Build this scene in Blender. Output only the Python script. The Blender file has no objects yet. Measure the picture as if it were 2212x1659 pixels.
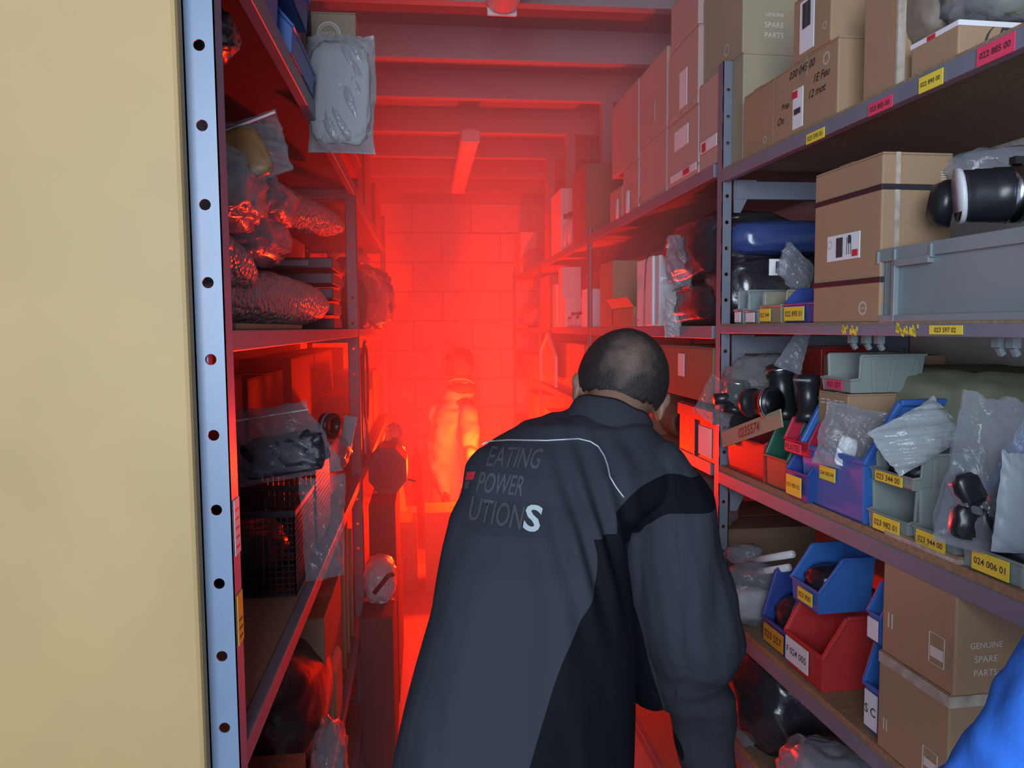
import bpy, bmesh, math, random
import numpy as np
from mathutils import Vector, Matrix, noise, Euler
from mathutils.bvhtree import BVHTree
random.seed(7)
sc = bpy.context.scene
C = sc.collection
PI = math.pi

# ------------------------------------------------------------------ camera
CZ = 1.5
F_PX = 1661.0
_y, _p, _r = [math.radians(a) for a in (6.4, -4.2, .5)]
FW = Vector((math.sin(_y)*math.cos(_p), math.cos(_y)*math.cos(_p), math.sin(_p)))
_rt = Vector((math.cos(_y), -math.sin(_y), 0)); _up = _rt.cross(FW)
RT = _rt*math.cos(_r) - _up*math.sin(_r); UP = _up*math.cos(_r) + _rt*math.sin(_r)
cd = bpy.data.cameras.new('camera'); cam = bpy.data.objects.new('camera', cd); C.objects.link(cam)
cd.sensor_width = 36; cd.lens = F_PX/2212*36; cd.clip_start = .02
cam.matrix_world = Matrix.Translation((0, 0, CZ)) @ Matrix((RT, UP, -FW)).transposed().to_4x4()
sc.camera = cam
def ray(px, py): return FW + RT*((px-1106)/F_PX) + UP*((829.5-py)/F_PX)
def A(px, py, X=None, Y=None, Z=None):           # where the line of sight meets a plane of the room
    d = ray(px, py)
    t = Y/d.y if Y is not None else (X/d.x if X is not None else (Z-CZ)/d.z)
    return Vector((d.x*t, d.y*t, d.z*t+CZ))
SL = .04
def AR(px, py, inset=0.0):                       # ... the slightly turned face of the near right rack
    d = ray(px, py); t = (.69+SL*1.75+inset)/(d.x+SL*d.y)
    return Vector((d.x*t, d.y*t, d.z*t+CZ))

# ------------------------------------------------------------------ light
sc.view_settings.view_transform = 'Standard'; sc.view_settings.look = 'None'
sc.view_settings.gamma = 1; sc.view_settings.use_curve_mapping = False
sc.view_settings.exposure = 0
w = bpy.data.worlds.new('world'); sc.world = w; w.use_nodes = True
w.node_tree.nodes['Background'].inputs[0].default_value = (.55, .68, 1, 1)
w.node_tree.nodes['Background'].inputs[1].default_value = .60
def area(name, loc, rot, sx, sy, e, col):
    l = bpy.data.lights.new(name, 'AREA'); l.shape = 'RECTANGLE'; l.size = sx; l.size_y = sy; l.energy = e; l.color = col
    o = bpy.data.objects.new(name, l); o.location = loc; o.rotation_euler = rot; C.objects.link(o); return o
area('daylight_from_doorway', (-.42, -1.3, 1.80), (math.radians(84), 0, math.radians(-14)), 1.3, 1.3, 82, (.76, .87, 1))
def point(name, loc, e, col, r):
    l = bpy.data.lights.new(name, 'POINT'); l.energy = e; l.color = col; l.shadow_soft_size = r
    o = bpy.data.objects.new(name, l); o.location = loc; C.objects.link(o); return o
FLARE = A(1040, 998, Y=4.52)
point('flare_light', FLARE, 350, (1, .017, .0003), .05)
cy = sc.cycles
cy.max_bounces = 6; cy.diffuse_bounces = 3; cy.glossy_bounces = 3; cy.transmission_bounces = 4
cy.volume_bounces = 1; cy.transparent_max_bounces = 24; cy.use_denoising = True
cy.sample_clamp_indirect = 4; cy.volume_step_rate = 1.0; cy.volume_max_steps = 64
cy.caustics_reflective = False; cy.caustics_refractive = False

# ------------------------------------------------------------------ materials
MATS = {}
def mat(name, col, rough=.6, metal=0, bump=0, bscale=40, var=0, vscale=6, spec=None, coat=0, detail=4, stretch=None):
    if name in MATS: return MATS[name]
    m = bpy.data.materials.new(name); m.use_nodes = True; nt = m.node_tree; N = nt.nodes; L = nt.links
    b = N['Principled BSDF']; b.inputs['Base Color'].default_value = (*col, 1); b.inputs['Roughness'].default_value = rough
    b.inputs['Metallic'].default_value = metal
    if spec is not None: b.inputs['Specular IOR Level'].default_value = spec
    if coat: b.inputs['Coat Weight'].default_value = coat; b.inputs['Coat Roughness'].default_value = .08
    tc = N.new('ShaderNodeTexCoord'); src = tc.outputs['Object']
    if stretch:
        mp = N.new('ShaderNodeMapping'); mp.inputs['Scale'].default_value = stretch; L.new(src, mp.inputs[0]); src = mp.outputs[0]
    if var:
        n = N.new('ShaderNodeTexNoise'); n.inputs['Scale'].default_value = vscale; n.inputs['Detail'].default_value = 6
        L.new(src, n.inputs['Vector'])
        r = N.new('ShaderNodeValToRGB'); r.color_ramp.elements[0].position = .3; r.color_ramp.elements[1].position = .7
        r.color_ramp.elements[0].color = (*[c*(1-var) for c in col], 1); r.color_ramp.elements[1].color = (*[min(1, c*(1+var)) for c in col], 1)
        L.new(n.outputs['Fac'], r.inputs[0]); L.new(r.outputs[0], b.inputs['Base Color'])
    if bump:
        n = N.new('ShaderNodeTexNoise'); n.inputs['Scale'].default_value = bscale; n.inputs['Detail'].default_value = detail
        L.new(src, n.inputs['Vector'])
        bp = N.new('ShaderNodeBump'); bp.inputs['Strength'].default_value = bump; bp.inputs['Distance'].default_value = .004
        L.new(n.outputs['Fac'], bp.inputs['Height']); L.new(bp.outputs[0], b.inputs['Normal'])
    MATS[name] = m; return m
def film(name, col=(.8, .85, .9), base=.18, rough=.16, bump=.6, bscale=28, voro=False, diff=.3):
    """thin plastic film: mostly see-through, shiny at grazing angles and on creases"""
    m = bpy.data.materials.new(name); m.use_nodes = True; nt = m.node_tree; N = nt.nodes; L = nt.links
    for n in list(N): N.remove(n)
    out = N.new('ShaderNodeOutputMaterial'); tr = N.new('ShaderNodeBsdfTransparent'); tr.inputs[0].default_value = (.93, .94, .95, 1)
    b = N.new('ShaderNodeBsdfPrincipled'); b.inputs['Base Color'].default_value = (*[c*diff for c in col], 1); b.inputs['Roughness'].default_value = rough
    b.inputs['Specular IOR Level'].default_value = 1.0
    tc = N.new('ShaderNodeTexCoord')
    if voro:
        n = N.new('ShaderNodeTexVoronoi'); n.inputs['Scale'].default_value = bscale; h = n.outputs['Distance']
    else:
        n = N.new('ShaderNodeTexNoise'); n.inputs['Scale'].default_value = bscale; n.inputs['Detail'].default_value = 5; n.inputs['Distortion'].default_value = 1.2; h = n.outputs['Fac']
    L.new(tc.outputs['Object'], n.inputs['Vector'])
    bp = N.new('ShaderNodeBump'); bp.inputs['Strength'].default_value = bump; bp.inputs['Distance'].default_value = .01; bp.invert = voro
    L.new(h, bp.inputs['Height']); L.new(bp.outputs[0], b.inputs['Normal'])
    fr = N.new('ShaderNodeLayerWeight'); fr.inputs['Blend'].default_value = .35; L.new(bp.outputs[0], fr.inputs['Normal'])
    ma = N.new('ShaderNodeMath'); ma.operation = 'MULTIPLY_ADD'; ma.inputs[1].default_value = .75; ma.inputs[2].default_value = base; ma.use_clamp = True
    L.new(fr.outputs['Facing'], ma.inputs[0])
    mx = N.new('ShaderNodeMixShader'); L.new(ma.outputs[0], mx.inputs[0]); L.new(tr.outputs[0], mx.inputs[1]); L.new(b.outputs[0], mx.inputs[2])
    L.new(mx.outputs[0], out.inputs[0]); MATS[name] = m; return m
STEEL = mat('painted_steel', (.145, .20, .295), .38, 0, .03, 60, .05, 9)
STEEL_D = mat('painted_steel_grey', (.16, .175, .22), .45, 0, .05, 60, .08, 9)
CHIP = mat('chipboard', (.27, .17, .10), .8, 0, .25, 260, .22, 120)
def panel_mat():
    m = mat('beige_fibreboard', (.365, .25, .105), .6, 0, .10, 14, .07, 5, detail=6)
    nt = m.node_tree; N = nt.nodes; L = nt.links; b = N['Principled BSDF']
    src = b.inputs['Base Color'].links[0].from_socket
    tc = N.new('ShaderNodeTexCoord'); v = N.new('ShaderNodeTexVoronoi'); v.inputs['Scale'].default_value = 7; v.inputs['Randomness'].default_value = 1
    L.new(tc.outputs['Object'], v.inputs['Vector'])
    r = N.new('ShaderNodeValToRGB'); r.color_ramp.elements[0].position = .018; r.color_ramp.elements[1].position = .035
    r.color_ramp.elements[0].color = (.25, .2, .15, 1); r.color_ramp.elements[1].color = (1, 1, 1, 1)
    L.new(v.outputs['Distance'], r.inputs[0])
    mx = N.new('ShaderNodeMix'); mx.data_type = 'RGBA'; mx.blend_type = 'MULTIPLY'; mx.inputs[0].default_value = 1
    L.new(src, mx.inputs[6]); L.new(r.outputs[0], mx.inputs[7]); L.new(mx.outputs[2], b.inputs['Base Color'])
    return m
PANEL = panel_mat()
def board(name, c): return mat(name, c, .75, 0, .08, 90, .06, 5, stretch=(1, 1, .25))
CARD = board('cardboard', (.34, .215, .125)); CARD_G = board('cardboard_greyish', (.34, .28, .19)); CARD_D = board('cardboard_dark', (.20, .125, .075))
TAPE = mat('packing_tape', (.30, .22, .15), .25, coat=.4); TAPE_C = mat('printed_tape', (.42, .36, .30), .3, 0, 0, var=.25, vscale=60)
STRAP = mat('black_strap', (.025, .022, .03), .4)
PAPER = mat('white_paper', (.72, .73, .76), .6, var=.04); INK = mat('black_ink', (.03, .03, .035), .6); WINK = mat('white_print', (.62, .58, .52), .6)
YEL = mat('yellow_label', (.80, .62, .06), .5); PINK = mat('pink_label', (.75, .06, .13), .5); ORA = mat('orange_label', (.65, .30, .03), .5); REDP = mat('red_print', (.55, .03, .05), .5)
def plas(n, c, r=.38): return mat(n, c, r, 0, .05, 120, .05, 8)
BLUE = plas('blue_plastic', (.035, .13, .42)); BLUE_D = plas('dark_blue_plastic', (.03, .06, .26)); RED = plas('red_plastic', (.50, .035, .035)); CRIM = plas('crimson_plastic', (.42, .02, .05))
GRN = plas('green_plastic', (.02, .10, .065)); GRY = plas('grey_plastic', (.23, .27, .25)); GRYC = plas('grey_crate_plastic', (.20, .24, .25)); BLK = mat('black_rubber', (.015, .017, .02), .32, 0, .05, 80)
BLKM = mat('black_wire', (.02, .02, .03), .35); CHROME = mat('steel_clamp', (.6, .62, .65), .22, 1); WHT = mat('white_plastic', (.66, .66, .70), .4)
KHAKI = mat('khaki_paper', (.22, .23, .15), .7, 0, .2, 20, .1, 5); GREYP = mat('grey_plastic_pack', (.28, .31, .35), .45, 0, .35, 14, .08, 6)
DARKM = mat('dark_metal', (.06, .06, .075), .4, .3, .05, 50); AMBER = mat('amber_package', (.30, .15, .05), .4, var=.2)
BAGK = mat('black_bin_bag', (.02, .02, .026), .22, 0, .55, 30, spec=.8, detail=5)
BLUEW = mat('blue_wrap', (.03, .06, .20), .25, 0, .4, 16, spec=.7)
FILM = film('clear_film', base=.10, diff=.5); FILM_M = film('milky_film', (.75, .8, .9), .22, .13, 1.0, 16, diff=.5)
BUB = film('bubble_wrap', (.8, .86, .92), .50, .3, .9, 90, True, diff=.42)
MILK = film('milky_bubble_sheet', (.75, .82, .86), .58, .25, .9, 22, diff=.6)
BLOCK = mat('painted_block', (.62, .58, .55), .75, 0, .35, 70, .05, 4, detail=8)
MORTAR = mat('mortar', (.42, .38, .36), .9, 0, .3, 120)
CEIL = mat('ceiling_board', (.15, .145, .165), .8, 0, .1, 20, .08, 2); JOIST = mat('joist_paint', (.27, .25, .27), .6, 0, .1, 30, .05, 5)
FLOOR = mat('concrete_floor', (.32, .30, .29), .55, 0, .12, 12, .12, 2)
CARD_L = board('pale_cardboard', (.46, .32, .28)); CARD_K = mat('shade_dark_card', (.05, .035, .03), .8, 0, .1, 60, .1, 5); SHELF_D = mat('shade_dark_shelf_board', (.055, .038, .032), .8, 0, .15, 160, .15, 60)  # CARD_K, SHELF_D: shade put into the colour of card and board
WOOD = mat('timber', (.42, .30, .18), .7, 0, .15, 20, .15, 6)

# ------------------------------------------------------------------ mesh helpers
class MB:
    def __init__(s): s.v = []; s.f = []; s.m = []
    def add(s, vs, fs, mi=0):
        o = len(s.v); s.v += [tuple(v) for v in vs]; s.f += [[i+o for i in f] for f in fs]; s.m += [mi]*len(fs); return s
    def box(s, x0, x1, y0, y1, z0, z1, mi=0, M=None):
        vs = [Vector((x, y, z)) for z in (z0, z1) for y in (y0, y1) for x in (x0, x1)]
        if M: vs = [M @ v for v in vs]
        return s.add(vs, [(0, 2, 3, 1), (4, 5, 7, 6), (0, 1, 5, 4), (2, 6, 7, 3), (0, 4, 6, 2), (1, 3, 7, 5)], mi)
    def bar(s, p, q, w, h=None, mi=0):
        p = Vector(p); q = Vector(q); d = (q-p); h = h or w
        M = Matrix.Translation(p) @ d.to_track_quat('Z', 'Y').to_matrix().to_4x4()
        return s.box(-w/2, w/2, -h/2, h/2, 0, d.length, mi, M)
    def loft(s, rings, close=True, cap=True, mi=0):
        n = len(rings[0]); o = len(s.v); fs = []
        for r in rings: s.v += [tuple(p) for p in r]
        for k in range(len(rings)-1):
            for i in range(n if close else n-1):
                j = (i+1) % n; fs.append([o+k*n+i, o+k*n+j, o+(k+1)*n+j, o+(k+1)*n+i])
        if cap: fs.append([o+i for i in range(n)][::-1]); fs.append([o+(len(rings)-1)*n+i for i in range(n)])
        s.f += fs; s.m += [mi]*len(fs); return s
    def tube(s, pts, rad, n=12, mi=0, cap=True, sx=1.0):
        pts = [Vector(p) for p in pts]; rings = []
        rr = rad if isinstance(rad, (list, tuple)) else [rad]*len(pts)
        ref = None
        for i, p in enumerate(pts):
            d = (pts[min(i+1, len(pts)-1)]-pts[max(i-1, 0)]).normalized()
            if ref is None: ref = d.orthogonal().normalized()
            ref = (ref - d*ref.dot(d)).normalized(); b = d.cross(ref)
            rings.append([p + (ref*math.cos(a)*sx + b*math.sin(a))*rr[i] for a in [2*PI*k/n for k in range(n)]])
        return s.loft(rings, True, cap, mi)
    def capsule(s, p, q, r0, r1, n=16, mi=0):
        p = Vector(p); q = Vector(q); d = (q-p).normalized(); P = []; R = []
        for k in range(5): a = PI/2*(1-k/4); P.append(p-d*r0*math.sin(a)); R.append(max(r0*math.cos(a), r0*.02))
        for k in range(5): a = PI/2*k/4; P.append(q+d*r1*math.sin(a)); R.append(max(r1*math.cos(a), r1*.02))
        return s.tube(P, R, n, mi)
    def ell(s, c, r, M=None, n=20, mi=0):
        rings = []
        for k in range(n//2+1):
            t = PI*k/(n//2); rz = -math.cos(t); rr = max(math.sin(t), .01)
            ring = [Vector((r[0]*rr*math.cos(2*PI*i/n), r[1]*rr*math.sin(2*PI*i/n), r[2]*rz)) for i in range(n)]
            rings.append([Vector(c) + (M @ v if M else v) for v in ring])
        return s.loft(rings, True, True, mi)
    def cyl(s, p, q, r, n=20, mi=0): return s.tube([p, q], r, n, mi)
    def map(s, f): s.v = [tuple(f(Vector(v))) for v in s.v]; return s
    def mesh(s, name, mats, smooth=False):
        me = bpy.data.meshes.new(name); me.from_pydata(s.v, [], s.f)
        for m in (mats if isinstance(mats, (list, tuple)) else [mats]): me.materials.append(m)
        me.polygons.foreach_set('material_index', s.m)
        if smooth: me.polygons.foreach_set('use_smooth', [True]*len(s.f))
        me.update(); return me
def fix(me):
    bm = bmesh.new(); bm.from_mesh(me); bmesh.ops.recalc_face_normals(bm, faces=bm.faces); bm.to_mesh(me); bm.free()
def obj(name, mb, m, parent=None, smooth=False, bevel=0, loc=None):
    me = mb.mesh(name, m, smooth) if isinstance(mb, MB) else mb
    fix(me)
    o = bpy.data.objects.new(name, me); C.objects.link(o); o.parent = parent
    if loc: o.location = loc
    if bevel:
        b = o.modifiers.new('bevel', 'BEVEL'); b.width = bevel; b.segments = 2; b.limit_method = 'ANGLE'
    return o
def tag(o, label, cat, group=None):
    o['label'] = label; o['category'] = cat
    if group: o['group'] = group
    return o
def thing(name, label, cat, loc=(0, 0, 0), rz=0, group=None, rot=None):
    o = bpy.data.objects.new(name, None); C.objects.link(o); o.empty_display_size = .05
    o.location = loc; o.rotation_euler = rot if rot else (0, 0, rz)
    return tag(o, label, cat, group)
def struct(o): o['kind'] = 'structure'; return o
_tx = {}
def text_mesh(txt, m, slant=0, bold=0):
    k = (txt, m.name, slant, bold)
    if k in _tx: return _tx[k]
    cu = bpy.data.curves.new('lettering', 'FONT'); cu.body = txt; cu.size = 1; cu.resolution_u = 3; cu.shear = slant; cu.offset = bold
    cu.align_x = 'CENTER'; cu.align_y = 'CENTER'; cu.space_line = .9
    t = bpy.data.objects.new('t', cu); C.objects.link(t); dg = bpy.context.evaluated_depsgraph_get()
    me = bpy.data.meshes.new_from_object(t.evaluated_get(dg)); C.objects.unlink(t); bpy.data.objects.remove(t)
    me.materials.clear(); me.materials.append(m)
    xs = [v.co.x for v in me.vertices]; ys = [v.co.y for v in me.vertices]
    cx, cy_ = (max(xs)+min(xs))/2, (max(ys)+min(ys))/2
    for v in me.vertices: v.co.x -= cx; v.co.y -= cy_
    _tx[k] = (me, max(xs)-min(xs), max(ys)-min(ys)); return _tx[k]
def put_text(parent, txt, centre, right, up, w=None, h=None, m=INK, slant=0, bold=0.0):
    me, tw, th = text_mesh(txt, m, slant, bold)
    s = min((w/tw) if w else 9, (h/th) if h else 9)
    o = bpy.data.objects.new('lettering', me); C.objects.link(o); o.parent = parent
    R = Vector(right).normalized(); U = Vector(up).normalized(); N = R.cross(U)
    o.matrix_local = Matrix.Translation(centre) @ Matrix((R, U, N)).transposed().to_4x4() @ Matrix.Diagonal((s, s, s, 1))
    return o
# stickers on a thing's faces: 'a' = the face towards the aisle (local x=0), 'n' = the end face towards the camera (local y=0 or its span)
def sticker(parent, face, u0, u1, v0, v1, m, name='label', txt=None, off=0, ink=INK, tw=.82, th=.5, slant=0, t=.0012, bold=0.0, flip=False):
    """face 'a': u runs along local y, v = z, at x=off.  face 'n': u = local x, v = z, at y=off."""
    uc, vc = (u0+u1)/2, (v0+v1)/2
    s = 1 if flip else -1
    if face == 'a':
        o = obj(name, MB().box(off, off+s*t, u0, u1, v0, v1), m, parent)
        c = Vector((off+s*(t+.0006), uc, vc)); r = (0, s, 0)
    else:
        o = obj(name, MB().box(u0, u1, off, off+s*t, v0, v1), m, parent)
        c = Vector((uc, off+s*(t+.0006), vc)); r = (-s, 0, 0)
    if txt: put_text(o, txt, c, r, (0, 0, 1), abs(u1-u0)*tw, abs(v1-v0)*th, ink, slant, bold)
    return o
def barcode(parent, face, u0, u1, v0, v1, off=0, s=-1):
    mb = MB(); n = 14; rnd = random.Random(3)
    for k in range(n):
        a = u0+(u1-u0)*k/n; b = a+(u1-u0)/n*(.3+.5*rnd.random())
        if face == 'a': mb.box(off+s*.0012, off+s*.0017, a, b, v0, v1)
        else: mb.box(a, b, off+s*.0012, off+s*.0017, v0, v1)
    return obj('barcode', mb, INK, parent)
def seal(parent, face, u, v, r, off=0, txt='MATA', s=-1):
    mb = MB(); n = 24
    for (a, b) in ((1, .86), (.78, .70)):
        for k in range(n):
            t0, t1 = 2*PI*k/n, 2*PI*(k+1)/n
            q = [(u+r*a*math.cos(t0), v+r*a*math.sin(t0)), (u+r*a*math.cos(t1), v+r*a*math.sin(t1)), (u+r*b*math.cos(t1), v+r*b*math.sin(t1)), (u+r*b*math.cos(t0), v+r*b*math.sin(t0))]
            mb.add([(off+s*.0008, x, y) if face == 'a' else (x, off+s*.0008, y) for x, y in q], [(0, 1, 2, 3)])
    o = obj('seal_print', mb, WINK, parent)
    c = (off+s*.0009, u, v) if face == 'a' else (u, off+s*.0009, v)
    if txt: put_text(o, txt, c, (0, s, 0) if face == 'a' else (-s, 0, 0), (0, 0, 1), r*1.15, r*.6, WINK)
    return o

# ------------------------------------------------------------------ kinds of thing
def carton(loc, rz, d, L, h, label, m=CARD, tape='n', flaps=True, group=None, name='cardboard_box', cat='box', tm=TAPE, rot=None):
    t = thing(name, label, cat, loc, rz, group, rot)
    obj('body', MB().box(0, d, 0, L, 0, h-.003), m, t, bevel=.0025)
    if flaps:
        obj('flap', MB().box(.001, d-.001, .001, L/2-.001, h-.003, h), m, t); obj('flap', MB().box(.001, d-.001, L/2+.001, L-.001, h-.003, h), m, t)
        mb = MB(); q = L/2; mb.box(-.0008, d+.0008, q-.02 if L > .12 else q-.01, q+.02 if L > .12 else q+.01, h, h+.0006)
        if tape == 'a': mb.box(-.0009, 0, q-.012, q+.012, h*.72, h)
        obj('packing_tape', mb, tm, t)
    return t
def rbox(xf, xn, yt, zb, label, inset=0.0, depth=.2, m=CARD, near=True, **k):
    """a carton on a right-hand shelf, from the photograph's sight lines along its aisle face"""
    f = AR if near else (lambda a, b, i=0: A(a, b, X=.69+i))
    pn = f(xn, yt, inset); pf = f(xf, yt, inset)
    L = (pf.xy-pn.xy).length; h = pn.z-zb
    return carton((pn.x, pn.y, zb), SL if near else 0, depth, L, h, label, m, **k), L, h
def bin_box(loc, rz, d, L, h, label, m, slope=.35, lip=.42, lab=YEL, txt=None, group=None, ribs=0, lu=(.2, .8), lv=(.12, .85), rot=None, name='storage_bin', contents=None):
    t = thing(name, label, 'bin', loc, rz, group, rot)
    T = max(.002, min(d, L)*.02); sx = slope*d; zl = lip*h
    prof = [(.0, 0), (d, 0), (d, h), (sx, h), (.0, zl)] if slope > .2 else [(.0, 0), (d, 0), (d, h), (.14*d, h), (.11*d, zl*1.08), (.0, zl)]
    def taper(v): return Vector((v.x + (d*.05)*(1-v.z/h)*(1 if v.x < d/2 else -1), L/2+(v.y-L/2)*(.90+.10*v.z/h), v.z))
    mb = MB()
    for y0, y1 in ((0, T), (L-T, L)):
        n = len(prof); vs = [(x, y0, z) for x, z in prof]+[(x, y1, z) for x, z in prof]
        mb.add(vs, [list(range(n))[::-1], list(range(n, 2*n))]+[[i, (i+1) % n, n+(i+1) % n, n+i] for i in range(n)])
    mb.box(0, d, T, L-T, 0, T*1.2); mb.box(d-T, d, T, L-T, 0, h); mb.box(0, T, T, L-T, 0, zl)
    for k in range(ribs):
        x = d*(.3+.6*k/max(1, ribs-1)); mb.box(x-.004, x+.004, -.003, 0, h*.02, h*.9); mb.box(x-.004, x+.004, L, L+.003, h*.02, h*.9)
    obj('body', mb.map(taper), m, t, bevel=T*.35)
    rw = max(.004, h*.05); rim = MB(); top = prof[2:]
    for y in (-rw*.3, L+rw*.3):
        for (a, b) in zip(top[:-1], top[1:]):
            rim.bar((a[0], y, a[1]), (b[0], y, b[1]), rw*1.1, rw*1.1)
    rim.bar((d, -rw*.8, h), (d, L+rw*.8, h), rw*1.1, rw*1.1); rim.bar((0, -rw*.8, zl), (0, L+rw*.8, zl), rw, rw)
    obj('rim', rim.map(taper), m, t, bevel=rw*.3)
    if lab:
        x = d*.05*(1-.5*zl/h)
        lo = obj('label', MB().box(-.0015, 0, L*lu[0], L*lu[1], zl*lv[0], zl*lv[1]), lab, t); lo.location.x = x-.003
        if txt: put_text(lo, txt, (-.0021, L*(lu[0]+lu[1])/2, zl*(lv[0]+lv[1])/2), (0, -1, 0), (0, 0, 1), L*(lu[1]-lu[0])*.86, zl*.55, INK, bold=.012)
    if contents:
        c = blob_mesh((d*.8, L*.8, h*.7), 5, .12, 5); c_ = obj('contents', c, contents, t, True); c_.location = (d*.52, L/2, T*1.5)
    return t
def rbin(xf, xn, yt, zb, d, label, m, inset=0.0, near=True, **k):
    f = AR if near else (lambda a, b, i=0: A(a, b, X=.69+i))
    pn = f(xn, yt, inset); pf = f(xf, yt, inset); L = (pf.xy-pn.xy).length
    return bin_box((pn.x, pn.y, zb), SL if near else 0, d, L, pn.z-zb, label, m, **k)
def blob_mesh(size, seed, amp=.1, freq=3, res=4, sq=.75, flat=True, ridge=True):
    bm = bmesh.new(); bmesh.ops.create_icosphere(bm, subdivisions=res, radius=1); mb = MB(); S = Vector(size)
    off = Vector((seed*7.3, seed*3.1, seed*1.7))
    for v in bm.verts:
        p = v.co.normalized(); q = Vector([math.copysign(abs(c)**sq, c) for c in p])
        n = noise.fractal(p*freq+off, 1, 2, 4)
        if ridge: n = .6*(1-abs(noise.noise(p*freq+off))*2.4)+.5*noise.noise(p*freq*2.7+off)+.25*noise.noise(p*freq*7+off)
        q *= 1+amp*n
        q = Vector((q.x*S.x/2, q.y*S.y/2, q.z*S.z/2+S.z/2))
        if flat and q.z < 0: q.z *= .05
        v.co = q
    mb.v = [tuple(v.co) for v in bm.verts]; mb.f = [[a.index for a in f.verts] for f in bm.faces]; mb.m = [0]*len(mb.f); bm.free(); return mb
def bag(loc, size, label, m=FILM, seed=1, amp=.16, freq=3, rot=(0, 0, 0), name='plastic_bag', cat='bag', inner=None, inner_m=None, neck=False, sq=.8, res=4):
    t = thing(name, label, cat, loc, rot=rot)
    mb = blob_mesh(size, seed, amp, freq, res, sq)
    if neck:
        H = size[2]
        def f(v):
            k = max(0, v.z/H-.62)/.38; k = min(k, 1.2)
            return Vector((v.x*(1-.75*k), v.y*(1-.75*k), v.z+k*k*H*.25))
        mb.map(f)
    obj('film', mb, m, t, True)
    if inner: obj('contents', blob_mesh(Vector(size)*inner, seed+5, .22, 3, 3, .6).map(lambda v: v+Vector((0, 0, size[2]*.04))), inner_m or BLK, t, True)
    return t
def sheet(w, h, T, seed, nx=34, nz=34, crump=.010, freq=9, taper=0, lean=0):
    mb = MB(); off = Vector((seed*5.1, seed*2.3, 0))
    for s in (-1, 1):
        o = len(mb.v)
        for j in range(nz+1):
            for i in range(nx+1):
                u = i/nx*2-1; v = j/nz
                e = max(0, 1-abs(u)**4)*max(0, 1-abs(2*v-1)**6)
                W = w/2*(1-taper*v)*(1+.10*noise.noise(Vector((v*3.1, s*0, seed*1.9)))+.05*noise.noise(Vector((v*9, 1, seed))))
                vv = v*(1+.05*noise.noise(Vector((u*1.6, seed*.7, 3)))+.03*noise.noise(Vector((u*5, seed*.7, 3))))
                rg = 1-abs(noise.noise(Vector((u*w*16+v*5, v*h*10, seed*1.3))))*3
                n = .8*max(rg, 0)*(1 if s < 0 else -.3)+noise.noise(Vector((u*w*freq, v*h*freq*.6, s*.7))+off)+.5*abs(noise.noise(Vector((u*w*freq*2.5, v*h*freq*2, s))+off))
                y = s*T/2*e*(1-.3*v)+crump*n
                mb.v.append((u*W+lean*v+.25*crump*n, y+.10*w*(u*u)*.5, vv*h+.2*crump*n))
        for j in range(nz):
            for i in range(nx):
                a = o+j*(nx+1)+i; mb.f.append([a, a+1, a+nx+2, a+nx+1]); mb.m.append(0)
    return mb
def flatbag(loc, w, h, T, label, m=FILM, seed=1, rot=(0, 0, 0), inner=None, inner_size=None, seal_strip=False, crump=.01, taper=0, lean=0, name='plastic_bag', freq=9, group=None):
    t = thing(name, label, 'bag', loc, rot=rot, group=group)
    obj('film', sheet(w, h, T, seed, crump=crump, taper=taper, lean=lean, freq=freq), m, t, True)
    if inner:
        s = inner_size or (w*.7, T*.8, h*.5); rb = random.Random(seed); q = MB()
        if inner == BLK:
            for k in range(4):
                b2 = blob_mesh((s[0]*.5, s[1]*.9, s[2]*.45), seed+k, .2, 3, 3, .6); o3 = Vector(((-.24, .22, -.15, .26)[k]*s[0], 0, (0, .05, .45, .5)[k]*s[2])); Rm = Matrix.Rotation(rb.uniform(-.8, .8), 3, 'Y')
                q.add([Rm @ Vector(v)+o3 for v in b2.v], b2.f)
        else: b2 = blob_mesh(s, seed+3, .3 if inner == DARKM else .1, 2.5, 4, .5); q.add(b2.v, b2.f)
        o = obj('contents', q, inner, t, True); o.location = (0, 0, h*.06)
    if seal_strip:
        k = 1-taper*.88; obj('zip_seal', MB().bar((-w/2*k+lean*.88, -T*.12, h*.88), (w/2*k+lean*.88, -T*.12, h*.88), .003, .003), WHT, t)
    return t
def roll(p, q, r, label, m=BUB, seed=1, name='bubble_wrap_roll', cat='packaging', amp=.10, squash=1.0):
    p = Vector(p); q = Vector(q); t = thing(name, label, cat, p); d = q-p; n = 40; K = 26; rings = []
    a0 = d.normalized(); ref = a0.cross(Vector((0, 0, 1))).normalized(); b = ref.cross(a0)
    for k in range(K+1):
        f = k/K; e = min(1, math.sin(PI*min(max(f, .015), .985))**.38); ring = []
        for i in range(n):
            a = 2*PI*i/n; c = Vector((math.cos(a), math.sin(a), f*4))
            nn = noise.noise(c*1.7+Vector((seed*3, 0, 0)))+.5*noise.noise(c*5+Vector((0, seed, 0)))
            R = r*e*(1+amp*nn); ring.append(d*f+ref*math.cos(a)*R+b*math.sin(a)*R*squash)
        rings.append(ring)
    obj('wrap', MB().loft(rings), m, t, True)
    sp = MB()
    for k in (0, K):
        c = d*(k/K)
        sp.tube([c+(ref*math.cos(s)+b*math.sin(s)*squash)*r*.05*s/2 for s in [x*.6 for x in range(1, 18)]], r*.03, 5)
    obj('rolled_end', sp, m, t, True)
    return t
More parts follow.
